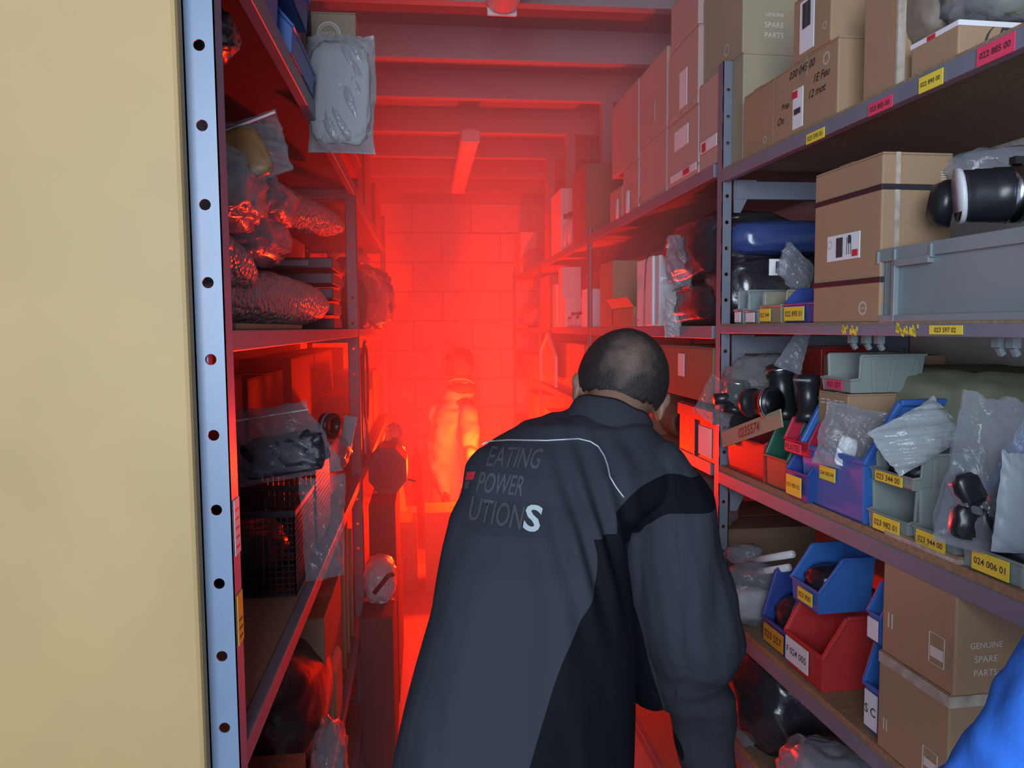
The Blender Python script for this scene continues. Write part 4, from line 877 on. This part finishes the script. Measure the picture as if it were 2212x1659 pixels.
# ------------------------------------------------------------------ people
def cloth(name, c, var=.06): return mat(name, c, .85, 0, .25, 55, var, 7, spec=.25, detail=6)
SKIN = mat('skin', (.24, .13, .09), .55, 0, .06, 90, .08, 14)
TROU = cloth('dark_trousers', (.02, .022, .028)); SHOE = mat('shoe_leather', (.02, .02, .022), .5)
def remesh(mb, vox, it=4, disp=None, clip=None):
    me = mb.mesh('tmp', [], False); me.materials.clear(); fix(me)
    o = bpy.data.objects.new('tmp', me); C.objects.link(o)
    r = o.modifiers.new('r', 'REMESH'); r.mode = 'VOXEL'; r.voxel_size = vox
    s = o.modifiers.new('s', 'SMOOTH'); s.iterations = it; s.factor = .6
    dg = bpy.context.evaluated_depsgraph_get(); dg.update()
    m2 = bpy.data.meshes.new_from_object(o.evaluated_get(dg)); bpy.data.objects.remove(o)
    if disp:
        nrm = [v.normal.copy() for v in m2.vertices]
        for v, n_ in zip(m2.vertices, nrm): v.co += n_*disp(v.co)
    if clip:
        b = bmesh.new(); b.from_mesh(m2); bmesh.ops.delete(b, geom=[v for v in b.verts if not clip(v.co)], context='VERTS'); b.to_mesh(m2); b.free()
    m2.polygons.foreach_set('use_smooth', [True]*len(m2.polygons)); return m2
def put_mesh(name, me, mats, parent):
    for m in mats: me.materials.append(m)
    me.transform(Matrix.Translation(-parent.location)); o = bpy.data.objects.new(name, me); C.objects.link(o); o.parent = parent; return o
def head_parts(mb, c, M, s=1.0):
    def e(p, r, n=20): mb.ell(Vector(c)+M @ (Vector(p)*s), [x*s for x in r], M, n)
    e((0, -.006, .012), (.077, .097, .088)); e((0, .040, -.058), (.055, .056, .066)); e((0, .070, -.098), (.028, .026, .024), 12)
    e((0, .100, -.030), (.013, .018, .022), 12); e((0, .108, -.042), (.016, .012, .010), 12)
    e((0, .080, .012), (.052, .018, .014), 12); e((.038, .066, -.045), (.022, .02, .022), 12); e((-.038, .066, -.045), (.022, .02, .022), 12)
    e((0, .088, -.075), (.024, .012, .006), 12); e((0, .086, -.086), (.022, .012, .007), 12)
    for q in (-1, 1):
        e((q*.080, -.002, -.022), (.009, .020, .031), 14); e((q*.087, -.010, -.010), (.008, .010, .018), 12)
def hand_parts(mb, w_, d, pn, s=1.0, curl=.5):
    """palm from wrist w_ along d, palm normal pn; five fingers"""
    d = Vector(d).normalized(); pn = Vector(pn); pn = (pn-d*pn.dot(d)).normalized(); sd = d.cross(pn)
    w_ = Vector(w_)
    for k in (-1.5, -.5, .5, 1.5): mb.capsule(w_+sd*k*.012*s, w_+d*.085*s+sd*k*.020*s, .014*s, .012*s, 10)
    for k, L in ((-1.5, .062), (-.5, .078), (.5, .082), (1.5, .070)):
        p = w_+d*.085*s+sd*k*.021*s; dr = d; r = .0092*s
        for j, f in enumerate((.42, .32, .26)):
            a = curl*(.5+.5*j); dr2 = (dr*math.cos(a)+pn*math.sin(a)).normalized(); q = p+dr2*L*f*s; mb.capsule(p, q, r, r*.9, 10); p = q; dr = dr2; r *= .9
    p = w_+d*.025*s+sd*.022*s; q = p+(d*.7+sd*.7+pn*.3).normalized()*.042*s; mb.capsule(p, q, .014*s, .011*s, 10); mb.capsule(q, q+(d+sd*.25+pn*.4).normalized()*.034*s, .0105*s, .0085*s, 10)
def hair_shell(c, M, s, m, parent, bald=False, front=.055):
    mb = MB(); n = 56; rings = []; K = 44
    for k in range(K+1):
        t = PI*k/K; z = math.cos(t); r = math.sin(t)
        rings.append([Vector((.0805*r*math.cos(2*PI*i/n), -.006+.1005*r*math.sin(2*PI*i/n), .012+.0915*z)) for i in range(n)])
    o0 = 0; keep = MB(); idx = {}
    def ok(p):
        lim = -.066+.03*abs(p.x)/.08
        if p.y > -.02: lim = -.030+(p.y+.02)*.9
        if p.y > .03: lim = .015+(p.y-.03)*(front-.015)/.05
        return p.z > lim+.006*noise.noise(p*120)
    for k in range(K):
        for i in range(n):
            q = [rings[k][i], rings[k][(i+1) % n], rings[k+1][(i+1) % n], rings[k+1][i]]
            if all(ok(p) for p in q): keep.add([Vector(c)+M @ (p*s*(1+.012*noise.noise(p*60))) for p in q], [(0, 1, 2, 3)])
    me = keep.mesh('hair', m, True); b = bmesh.new(); b.from_mesh(me); bmesh.ops.remove_doubles(b, verts=b.verts, dist=.0004); b.to_mesh(me); b.free()
    me.polygons.foreach_set('use_smooth', [True]*len(me.polygons))
    me.transform(Matrix.Translation(-parent.location)); o = bpy.data.objects.new('hair', me); C.objects.link(o); o.parent = parent
    so = o.modifiers.new('s', 'SOLIDIFY'); so.thickness = .003*s; so.offset = -1; return o
def hmat(name, crown=None, bald_r=.05):
    m = mat(name, (.018, .014, .014), .7, 0, .6, 260, .3, 120); nt = m.node_tree; N = nt.nodes; L = nt.links; b = N['Principled BSDF']
    if crown is not None:
        src = b.inputs['Base Color'].links[0].from_socket
        tc = N.new('ShaderNodeTexCoord'); vm = N.new('ShaderNodeVectorMath'); vm.operation = 'DISTANCE'; vm.inputs[1].default_value = crown; L.new(tc.outputs['Object'], vm.inputs[0])
        no = N.new('ShaderNodeTexNoise'); no.inputs['Scale'].default_value = 30; no.inputs['Detail'].default_value = 8; L.new(tc.outputs['Object'], no.inputs['Vector'])
        ad = N.new('ShaderNodeMath'); ad.operation = 'MULTIPLY_ADD'; ad.inputs[1].default_value = .07; L.new(no.outputs['Fac'], ad.inputs[0]); L.new(vm.outputs['Value'], ad.inputs[2])
        mr = N.new('ShaderNodeMapRange'); mr.inputs['From Min'].default_value = bald_r; mr.inputs['From Max'].default_value = bald_r+.035; mr.inputs['To Min'].default_value = .5; mr.inputs['To Max'].default_value = 0; L.new(ad.outputs[0], mr.inputs['Value'])
        mx = N.new('ShaderNodeMix'); mx.data_type = 'RGBA'; L.new(mr.outputs[0], mx.inputs[0]); L.new(src, mx.inputs[6]); mx.inputs[7].default_value = (.26, .17, .13, 1); L.new(mx.outputs[2], b.inputs['Base Color'])
    return m
def rings_from(rows, n=36, ex=2.3):
    out = []
    for (py, l, r, Y, b) in rows:
        a, q = A(l, py, Y=Y), A(r, py, Y=Y); c = (a+q)/2; hw = (q.x-a.x)/2; up = q-a
        ring = []
        for k in range(n):
            t = 2*PI*k/n; cx, sx = math.cos(t), math.sin(t)
            ring.append(c+up/2*math.copysign(abs(cx)**(2/ex), cx)+Vector((0, b*math.copysign(abs(sx)**(2/ex), sx), 0)))
        out.append(ring)
    return out
def chain(mb, P, n=18):
    for (p, r), (q, s) in zip(P[:-1], P[1:]): mb.capsule(p, q, r, s, n)
def legs_shoes(person, hip, feet, knees, r, mcol, vox=.006, skirt=None):
    mb = MB(); sh = []
    for s, (k, f) in zip((-1, 1), zip(knees, feet)):
        h = Vector(hip)+Vector((s*.075, 0, 0)); chain(mb, [(h, r*1.15), (Vector(k), r*.78), (Vector(f)+Vector((0, 0, .06)), r*.66)])
        sb = MB(); f = Vector(f); sb.ell(f+Vector((0, .01, .05)), (.045, .055, .05)); sb.ell(f+Vector((0, .10, .035)), (.048, .11, .036)); sb.ell(f+Vector((0, -.02, .03)), (.042, .06, .032))
        sh.append((sb, f))
    mb.ell(Vector(hip)+Vector((0, 0, .0)), (.145, .10, .11))
    put_mesh('trousers', remesh(mb, vox, 5, lambda c: .004*noise.noise(c*14)), [mcol], person)
    for sb, f in sh:
        m = remesh(sb, .006, 3)
        for v in m.vertices: v.co.z = max(v.co.z, .004)
        put_mesh('shoe', m, [SHOE], person)
# --- the man in the grey work jacket, seen from behind
hc = A(1341, 838, Y=1.42)
HM = (Matrix.Rotation(math.radians(-10), 3, 'Z') @ Matrix.Rotation(math.radians(13), 3, 'Y') @ Matrix.Rotation(math.radians(-32), 3, 'X'))
man = thing('person', 'balding man in grey and black work jacket bending forward, seen from behind', 'person', (.12, 1.15, 0))
nb = A(1318, 905, Y=1.345)
S_R = A(1432, 1062, Y=1.28); E_R = A(1497, 1388, Y=1.215); W_R = A(1534, 1700, Y=1.30)
S_L = A(1080, 1040, Y=1.34); E_L = A(1062, 1240, Y=1.52); W_L = A(1130, 1290, Y=1.72)
hip = A(1100, 1800, Y=1.12); hip.z = .78
bod = MB(); head_parts(bod, hc, HM)
bod.capsule(nb, hc+HM @ Vector((0, -.02, -.03)), .050, .058, 18)
chain(bod, [(hip, .10), (A(1130, 1400, Y=1.2), .10), (A(1215, 1080, Y=1.31), .085)]); bod.capsule(A(1130, 1060, Y=1.34), A(1390, 1040, Y=1.31), .05, .05)
chain(bod, [(S_R, .045), (E_R, .04), (W_R, .027)]); chain(bod, [(S_L, .045), (E_L, .04), (W_L, .027)])
hand_parts(bod, W_R, (.05, .25, -1), (0, 1, .2)); hand_parts(bod, W_L, (.3, 1, .05), (0, 0, -1))
for s, k, f in ((-1, (.03, 1.16, .44), (.0, 1.02, .0)), (1, (.22, 1.14, .44), (.22, .98, .0))): chain(bod, [(hip+Vector((s*.07, 0, 0)), .085), (Vector(k), .055), (Vector(f)+Vector((0, 0, .07)), .035)])
put_mesh('body', remesh(bod, .0045, 3), [SKIN], man)
hair_shell(hc, HM, 1.03, hmat('thinning_hair', hc+Vector((-.004, -.074, .056))-man.location, .054), man, True)
for s in (-1, 1):
    o = obj('eye', MB().ell((0, 0, 0), (.011, .011, .011)), WHT, man, True); o.location = hc+HM @ Vector((s*.030, .083, -.008))-man.location
legs_shoes(man, hip, ((.0, 1.02, 0), (.22, .98, 0)), ((.03, 1.18, .44), (.22, 1.16, .44)), .085, TROU)
jk = MB().loft(rings_from([(1980, 800, 1385, 1.08, .145), (1850, 815, 1372, 1.10, .14), (1659, 850, 1362, 1.13, .135), (1540, 872, 1366, 1.145, .13), (1450, 893, 1368, 1.16, .13), (1320, 927, 1366, 1.19, .13), (1200, 952, 1350, 1.22, .13),
    (1120, 970, 1360, 1.25, .125), (1060, 996, 1440, 1.28, .115), (1010, 1006, 1462, 1.295, .105), (975, 1034, 1440, 1.31, .095), (945, 1070, 1425, 1.325, .085), (915, 1128, 1405, 1.335, .075), (897, 1195, 1385, 1.35, .060), (884, 1240, 1374, 1.36, .048)]))
chain(jk, [(A(1420, 1040, Y=1.29), .070), (A(1452, 1110, Y=1.27), .076), (A(1462, 1200, Y=1.25), .079), (A(1484, 1310, Y=1.225), .083), (A(1502, 1385, Y=1.215), .083), (A(1496, 1455, Y=1.225), .062), (A(1512, 1530, Y=1.245), .058), (A(1530, 1610, Y=1.27), .052), (A(1536, 1690, Y=1.30), .044)])
chain(jk, [(A(1085, 1040, Y=1.34), .065), (A(1065, 1160, Y=1.43), .062), (E_L, .058), (A(1100, 1270, Y=1.62), .05), (W_L, .042)])
chain(jk, [(A(1378, 1180, Y=1.28), .058), (A(1392, 1340, Y=1.27), .058), (A(1412, 1480, Y=1.27), .042)])
pA = A(1290, 1190, Y=1.15); elb = A(1560, 1430, Y=1.2)
def jdisp(c):
    s = .006*noise.noise(Vector((c.x*16, c.y*10, c.z*3.2)))+.0035*noise.noise(Vector((c.x*34, c.y*20, c.z*8+3)))
    d = (Vector((c.x, c.z))-Vector((pA.x, pA.z+.03))); g = math.exp(-(d.x/.06)**2-(d.y/.11)**2)
    s += g*.009*math.sin((c.x+.22*(c.z-pA.z))*150)
    if c.x > .40:
        e = math.exp(-((c.z-elb.z+.03)/.07)**2); s += e*.010*noise.noise(Vector((c.x*14, c.y*14, c.z*34)))
        s += .005*math.sin(c.z*46+c.x*22+2)*max(0, min(1, (elb.z+.02-c.z)/.1))
        s += .003*math.sin(c.x*70-c.z*26)*max(0, min(1, (c.z-elb.z)/.1))
    return s
jme = remesh(jk, .0042, 5, jdisp)
bv = BVHTree.FromPolygons([v.co.copy() for v in jme.vertices], [list(p.vertices) for p in jme.polygons])
def hit(px, py):
    d = ray(px, py).normalized(); r = bv.ray_cast(Vector((0, 0, CZ)), d)
    return (r[0], r[1]) if r[0] is not None else (None, None)
def hits(pl):
    out = []
    for (x, y) in pl:
        p, n_ = hit(x, y)
        if p is None: p = A(x, y, Y=1.2); n_ = Vector((0, -1, 0))
        out.append((p, n_))
    return out
JO = man.location.copy()
def jacket_mat():
    m = bpy.data.materials.new('work_jacket'); m.use_nodes = True; nt = m.node_tree; N = nt.nodes; L = nt.links; b = N['Principled BSDF']; b.inputs['Roughness'].default_value = .8; b.inputs['Specular IOR Level'].default_value = .14
    tc = N.new('ShaderNodeTexCoord'); sp = N.new('ShaderNodeSeparateXYZ'); L.new(tc.outputs['Object'], sp.inputs[0])
    def mth(op, a, c=None, d=None):
        n = N.new('ShaderNodeMath'); n.operation = op
        for i, v in enumerate((a, c, d)):
            if v is None: continue
            if isinstance(v, (int, float)): n.inputs[i].default_value = v
            else: L.new(v, n.inputs[i])
        return n.outputs[0]
    X0, X1, Z0, Z1 = -.4, .6, .3, 1.6
    nx = mth('MULTIPLY_ADD', sp.outputs['X'], 1/(X1-X0), -X0/(X1-X0)); nz = mth('MULTIPLY_ADD', sp.outputs['Z'], 1/(Z1-Z0), -Z0/(Z1-Z0))
    def curve(inp, pts):
        fc = N.new('ShaderNodeFloatCurve'); cu = fc.mapping.curves[0]; pts = sorted(pts)
        pts = [(max(0, min(1, a)), max(0, min(1, c_))) for a, c_ in pts]; pts = [(0, pts[0][1])]+pts+[(1, pts[-1][1])]
        cu.points[0].location = pts[0]; cu.points[1].location = pts[-1]
        for p in pts[1:-1]: cu.points.new(*p)
        for p in cu.points: p.handle_type = 'AUTO_CLAMPED'
        fc.mapping.update(); L.new(inp, fc.inputs['Value']); return fc.outputs[0]
    fx = lambda p: (p.x-JO.x-X0)/(X1-X0); fz = lambda p: (p.z-JO.z-Z0)/(Z1-Z0)
    side = hits([(1283, 1165), (1290, 1200), (1285, 1262), (1250, 1350), (1212, 1440), (1176, 1550), (1145, 1655), (1120, 1740)])
    arm = hits([(1352, 1175), (1358, 1230), (1377, 1330), (1402, 1430), (1432, 1530), (1470, 1640), (1490, 1700)])
    f1 = curve(nz, [(fz(p), fx(p)) for p, _ in side]); g1 = curve(nz, [(fz(p), fx(p)) for p, _ in arm])
    up = hits([(1330, 1105), (1368, 1066), (1400, 1042), (1450, 1023), (1500, 1030)]); lo = hits([(1352, 1180), (1375, 1152), (1400, 1132), (1450, 1110), (1515, 1110)])
    u1 = curve(nx, [(fx(p), fz(p)) for p, _ in up]); l1 = curve(nx, [(fx(p), fz(p)) for p, _ in lo])
    xlim = fx(up[0][0]); ztop = fz(side[0][0])
    blk1 = mth('MULTIPLY', mth('MULTIPLY', mth('GREATER_THAN', nx, f1), mth('LESS_THAN', nx, g1)), mth('LESS_THAN', nz, ztop))
    blk2 = mth('MULTIPLY', mth('MULTIPLY', mth('LESS_THAN', nz, u1), mth('GREATER_THAN', nz, l1)), mth('GREATER_THAN', nx, xlim))
    k = mth('MAXIMUM', blk1, blk2)
    mx = N.new('ShaderNodeMix'); mx.data_type = 'RGBA'; L.new(k, mx.inputs[0]); mx.inputs[6].default_value = (.030, .035, .046, 1); mx.inputs[7].default_value = (.003, .004, .007, 1)
    L.new(mx.outputs[2], b.inputs['Base Color'])
    wv = N.new('ShaderNodeTexNoise'); wv.inputs['Scale'].default_value = 420; wv.inputs['Detail'].default_value = 2; L.new(tc.outputs['Object'], wv.inputs['Vector'])
    bp = N.new('ShaderNodeBump'); bp.inputs['Strength'].default_value = .12; bp.inputs['Distance'].default_value = .002; L.new(wv.outputs['Fac'], bp.inputs['Height']); L.new(bp.outputs[0], b.inputs['Normal'])
    return m
jm = put_mesh('jacket', jme, [], man); jm.data.materials.append(jacket_mat())
REFL = mat('silver_piping', (.36, .39, .44), .35, .3); DIM = mat('unlit_print', (.060, .068, .080), .5); BRT = mat('lit_print', (.42, .50, .53), .4)  # DIM, BRT: unlit and lit copies of one reflective print, light put in colour
pl = [(1040, 960), (1055, 954), (1100, 951), (1180, 952), (1250, 948), (1275, 954), (1292, 965), (1305, 985), (1312, 1005), (1317, 1030), (1330, 1052), (1348, 1075)]
pts = []
for (a, b) in zip(pl[:-1], pl[1:]):
    for k in range(5): pts.append((a[0]+(b[0]-a[0])*k/5, a[1]+(b[1]-a[1])*k/5))
pp = [p+n_*.0006-JO for p, n_ in hits(pts+[pl[-1]])]
obj('piping', MB().tube(pp, .0014, 8), REFL, man, True)
def jtext(txt, c, du, dv, w, h, m, bold=.0):
    me, tw, th = text_mesh(txt, m, 0, bold); me = me.copy(); s = w/tw; t_ = h/th
    b = bmesh.new(); b.from_mesh(me); bmesh.ops.triangulate(b, faces=b.faces); bmesh.ops.subdivide_edges(b, edges=[e for e in b.edges if e.calc_length() > .15], cuts=2); b.to_mesh(me); b.free()
    for v in me.vertices:
        x = c[0]+du[0]*v.co.x*s+dv[0]*v.co.y*t_; y = c[1]+du[1]*v.co.x*s+dv[1]*v.co.y*t_; p, n_ = hit(x, y)
        if p is None: p = A(x, y, Y=1.2); n_ = Vector((0, 0, 0))
        v.co = p+n_*.0022-JO
    o = bpy.data.objects.new('lettering', me); C.objects.link(o); o.parent = man; return o
jtext('EATING', (1113, 990), (1, .05), (.32, -1), 112, 44, DIM, .01)
jtext('POWER', (1084, 1047), (1, .10), (.25, -1), 98, 44, DIM, .01)
jtext('UTION', (1073, 1110), (1, .20), (.22, -1), 112, 52, DIM, .01)
jtext('S', (1151, 1121), (1, .22), (.20, -1), 36, 58, BRT, .025)
def jpatch(q, m, name):
    mb = MB(); g = []
    for j in range(5):
        for i in range(5):
            u, v = i/4, j/4; x = (q[0][0]*(1-u)+q[1][0]*u)*(1-v)+(q[3][0]*(1-u)+q[2][0]*u)*v; y = (q[0][1]*(1-u)+q[1][1]*u)*(1-v)+(q[3][1]*(1-u)+q[2][1]*u)*v
            p, n_ = hit(x, y); p = p if p is not None else A(x, y, Y=1.2); n_ = n_ or Vector((0, -1, 0)); g.append(p+n_*.002-JO)
    mb.add(g, [(j*5+i, j*5+i+1, j*5+i+6, j*5+i+5) for j in range(4) for i in range(4)]); return obj(name, mb, m, man)
jpatch([(1010, 1020), (1029, 1020), (1024, 1037), (1007, 1038)], REDP, 'chest_logo'); jpatch([(1007, 1040), (1018, 1039), (1014, 1056), (1004, 1058)], DIM, 'logo_text')
cc = A(1320, 908, Y=1.362)-JO; an = Vector((.36, .30, .88)).normalized(); rf = Vector((1, 0, -.36)).normalized(); rf = (rf-an*rf.dot(an)).normalized(); bb = an.cross(rf)
rings = []
for (r_, h_) in ((.088, -.040), (.080, -.010), (.074, .014), (.070, .020), (.066, .014), (.069, -.01), (.073, -.034)):
    rings.append([cc+an*(h_+.003*noise.noise(Vector((math.cos(a)*2, math.sin(a)*2, 0))))+rf*math.cos(a)*r_*1.02+bb*math.sin(a)*r_*.95 for a in [2*PI*k/40 for k in range(40)]])
obj('collar', MB().loft(rings, True, False), cloth('jacket_grey', (.030, .035, .046)), man, True)

# --- the person in the flare light
p2 = thing('person', 'person in a pale hooded jacket standing by the block wall in orange light', 'person', A(985, 1200, Y=5.1).xy.to_3d())
h2c = A(992, 786, Y=5.08); HM2 = Matrix.Rotation(math.radians(70), 3, 'Z') @ Matrix.Rotation(math.radians(-22), 3, 'X')
bod = MB(); head_parts(bod, h2c, HM2, .95); bod.capsule(A(998, 850, Y=5.12), h2c, .055, .055)
hip2 = A(985, 1085, Y=5.12); hip2.z = .50
SR2, ER2, WR2 = A(1012, 890, Y=5.02), A(1018, 975, Y=4.82), FLARE+Vector((-.02, .10, -.045))
chain(bod, [(hip2, .11), (A(985, 950, Y=5.12), .12), (A(995, 880, Y=5.12), .10)]); chain(bod, [(SR2, .045), (ER2, .038), (WR2, .026)])
SL2, EL2, WL2 = A(945, 890, Y=5.14), A(942, 990, Y=5.10), A(960, 1060, Y=4.95); chain(bod, [(SL2, .045), (EL2, .038), (WL2, .026)])
hand_parts(bod, WR2, (.1, -1, 0), (.9, 0, -.3), curl=1.0); hand_parts(bod, WL2, (.1, -.6, -1), (1, 0, 0))
ft = ((p2.location.x-.11, 5.16, 0), (p2.location.x+.10, 5.06, 0)); kn = ((p2.location.x-.11, 4.97, .33), (p2.location.x+.10, 4.90, .33))
for s, k, f in zip((-1, 1), kn, ft): chain(bod, [(hip2+Vector((s*.07, 0, 0)), .075), (Vector(k), .052), (Vector(f)+Vector((0, 0, .07)), .034)])
put_mesh('body', remesh(bod, .006, 3), [SKIN], p2)
hair_shell(h2c, HM2, .98, hmat('dark_hair'), p2)
legs_shoes(p2, hip2, ft, kn, .085, cloth('grey_trousers', (.25, .25, .27)), .008)
j2 = MB().loft(rings_from([(1105, 918, 1046, 5.12, .15), (1060, 924, 1040, 5.12, .15), (1000, 930, 1038, 5.12, .15), (950, 928, 1038, 5.12, .15), (915, 932, 1035, 5.12, .14), (885, 938, 1030, 5.12, .12), (862, 953, 1024, 5.13, .09), (845, 962, 1022, 5.12, .08), (822, 972, 1014, 5.11, .06)], 28))
chain(j2, [(SR2, .062), (ER2, .055), (WR2, .042)]); chain(j2, [(SL2, .060), (EL2, .055), (WL2, .045)])
j2m = remesh(j2, .008, 5, lambda c: .016*noise.noise(Vector((c.x*7, c.y*7, c.z*9)))+.010*noise.noise(Vector((c.x*16, c.y*10, c.z*20))))
put_mesh('jacket', j2m, [cloth('pale_jacket', (.80, .78, .66))], p2)
# hood pulled up with a peak to the left
tip = A(957, 733, Y=5.05)-h2c; hd = MB(); hd.ell(h2c+Vector((.004, .01, -.005)), (.092, .105, .108)); hd.capsule(h2c+Vector((-.02, 0, .05)), h2c+tip+Vector((.02, 0, -.01)), .050, .014)
hd.ell(A(998, 838, Y=5.12), (.105, .10, .05))
inner_c = h2c+Vector((-.10, -.02, -.02))
put_mesh('hood', remesh(hd, .007, 4, lambda c: .006*noise.noise(c*18), lambda c: (c-inner_c).length > .085), [cloth('dark_hood', (.20, .15, .13))], p2).modifiers.new('s', 'SOLIDIFY').thickness = .006
obj('collar_band', MB().tube([A(968, 824, Y=5.02)-p2.location, A(985, 818, Y=5.0)-p2.location, A(1008, 819, Y=5.0)-p2.location, A(1024, 828, Y=5.03)-p2.location], .006, 8), mat('pale_collar', (.8, .78, .66), .8), p2, True)
fl = thing('hand_flare', 'burning hand flare held out by the person at the far end', 'flare', FLARE-Vector((0, 0, .10)))
obj('tube', MB().bar((0, 0, -.12), (0, 0, .04), .024), RED, fl, bevel=.003)
em = bpy.data.materials.new('flare_flame'); em.use_nodes = True; eb = em.node_tree.nodes['Principled BSDF']; eb.inputs['Emission Color'].default_value = (1, .12, .02, 1); eb.inputs['Emission Strength'].default_value = 60
obj('flame', MB().ell((0, 0, .055), (.008, .008, .016), None, 10), em, fl, True)

# --- somebody beside the camera, only a blue sleeve in view
p3 = thing('person', 'bright blue jacket sleeve of somebody standing at the lower right frame edge', 'person', (.47, .16, 0))
BLUEJ = cloth('bright_blue_cloth', (.03, .15, .62))
S3, E3, W3 = A(2510, 1355, Y=.40), A(2205, 1825, Y=.46), Vector((.26, .62, .98))
bod = MB(); c3 = Vector((.50, .14, 1.60)); head_parts(bod, c3, Matrix.Rotation(math.radians(20), 3, 'Z')); bod.capsule(c3+Vector((0, -.02, -.16)), c3+Vector((0, 0, -.03)), .058, .055)
hip3 = Vector((.49, .13, .86)); S3b = Vector((.50+(.50-S3.x)*1.0+.03, .02, S3.z))
chain(bod, [(hip3, .11), (Vector((.50, .13, 1.15)), .11), (Vector((.50, .14, 1.33)), .09)]); chain(bod, [(S3, .042), (E3, .036), (W3, .026)])
E3b = Vector((.60, -.02, 1.10)); W3b = Vector((.60, .02, .86)); chain(bod, [(S3b, .042), (E3b, .036), (W3b, .026)])
hand_parts(bod, W3, (0, 1, -.1), (1, 0, 0)); hand_parts(bod, W3b, (0, .1, -1), (-1, 0, 0))
for s in (-1, 1): chain(bod, [(hip3+Vector((s*.07, 0, 0)), .08), (Vector((.48+s*.08, .14, .46)), .055), (Vector((.48+s*.08, .12, .08)), .036)])
put_mesh('body', remesh(bod, .007, 3), [SKIN], p3); hair_shell(c3, Matrix.Rotation(math.radians(20), 3, 'Z'), 1.03, hmat('brown_hair'), p3)
legs_shoes(p3, hip3, ((.40, .12, 0), (.56, .12, 0)), ((.40, .16, .46), (.56, .16, .46)), .082, TROU, .008)
j3 = MB(); chain(j3, [(Vector((.49, .13, .82)), .135), (Vector((.50, .13, 1.12)), .135), (Vector((.50, .14, 1.31)), .11), (Vector((.50, .13, 1.40)), .07)])
chain(j3, [(S3, .058), ((S3+E3)/2, .056), (E3, .056), ((E3*.5+W3*.5), .050), (W3-(W3-E3)*.12, .040)]); chain(j3, [(S3b, .058), (E3b, .052), (W3b+Vector((0, 0, .03)), .042)])
put_mesh('jacket', remesh(j3, .006, 4, lambda c: .006*noise.noise(Vector((c.x*22, c.y*22, c.z*16)))+.004*noise.noise(c*40)), [BLUEJ], p3)

# ------------------------------------------------------------------ groups of repeats
bpy.context.view_layer.update()
words = {'box': 'cartons and boxes', 'bin': 'open storage bins', 'bag': 'plastic bags', 'bottle': 'bottles', 'fitting': 'pipe fittings', 'jar': 'jars', 'catalogue': 'upright catalogues', 'packaging': 'bubble wrap rolls', 'basket': 'wire baskets', 'rod': 'rods', 'board': 'boards', 'tube': 'tubes', 'light': 'ceiling strip lights', 'shelving': 'steel shelving racks', 'bundle': 'wrapped bundles'}
seen = {}
for o in C.objects:
    if o.parent is None and o.get('category') in words:
        x, y = o.location.x, o.location.y
        side = '' if o['category'] in ('light', 'shelving') else (' on the left shelving' if x < -.2 else (' on the floor of the aisle' if x < .5 else (' on the near right shelves' if y < 1.76 else ' on the far right shelves')))
        seen.setdefault(words[o['category']]+side, []).append(o)
for k, v in seen.items():
    if len(v) > 1:
        for o in v: o['group'] = k

# ------------------------------------------------------------------ smoke
vm_ = bpy.data.materials.new('smoke'); vm_.use_nodes = True; nt = vm_.node_tree; N = nt.nodes; L = nt.links
for n in list(N): N.remove(n)
out = N.new('ShaderNodeOutputMaterial'); vs = N.new('ShaderNodeVolumeScatter'); vs.inputs['Color'].default_value = (.95, .85, .84, 1); vs.inputs['Anisotropy'].default_value = .2
tc = N.new('ShaderNodeTexCoord'); sp = N.new('ShaderNodeSeparateXYZ'); L.new(tc.outputs['Object'], sp.inputs[0])
mr = N.new('ShaderNodeMapRange'); mr.interpolation_type = 'SMOOTHSTEP'; mr.inputs['From Min'].default_value = 1.35; mr.inputs['From Max'].default_value = 2.7; mr.inputs['To Max'].default_value = .30; L.new(sp.outputs['Y'], mr.inputs['Value'])
mz = N.new('ShaderNodeMapRange'); mz.inputs['From Min'].default_value = .6; mz.inputs['From Max'].default_value = 2.3; mz.inputs['To Min'].default_value = .55; mz.inputs['To Max'].default_value = 1.35; L.new(sp.outputs['Z'], mz.inputs['Value'])
no = N.new('ShaderNodeTexNoise'); no.inputs['Scale'].default_value = 1.3; no.inputs['Detail'].default_value = 2; L.new(tc.outputs['Object'], no.inputs['Vector'])
nr = N.new('ShaderNodeMapRange'); nr.inputs['From Min'].default_value = .3; nr.inputs['From Max'].default_value = .7; nr.inputs['To Min'].default_value = .6; nr.inputs['To Max'].default_value = 1.4; L.new(no.outputs['Fac'], nr.inputs['Value'])
m1 = N.new('ShaderNodeMath'); m1.operation = 'MULTIPLY'; mf = N.new('ShaderNodeMapRange'); mf.interpolation_type = 'SMOOTHSTEP'; mf.inputs['From Min'].default_value = 3.0; mf.inputs['From Max'].default_value = 4.6; mf.inputs['To Min'].default_value = 1; mf.inputs['To Max'].default_value = .35; L.new(sp.outputs['Y'], mf.inputs['Value'])
m0 = N.new('ShaderNodeMath'); m0.operation = 'MULTIPLY'; L.new(mr.outputs[0], m0.inputs[0]); L.new(mf.outputs[0], m0.inputs[1]); L.new(m0.outputs[0], m1.inputs[0]); L.new(mz.outputs[0], m1.inputs[1])
m2 = N.new('ShaderNodeMath'); m2.operation = 'MULTIPLY'; L.new(m1.outputs[0], m2.inputs[0]); L.new(nr.outputs[0], m2.inputs[1]); L.new(m2.outputs[0], vs.inputs['Density'])
L.new(vs.outputs[0], out.inputs['Volume'])
sm = obj('smoke', MB().box(XL+.004, XR-.004, 1.3, YB-.02, .004, CZ+.998), vm_); tag(sm, 'thin drifting smoke filling the aisle, glowing red towards the far end', 'smoke'); sm['kind'] = 'stuff'
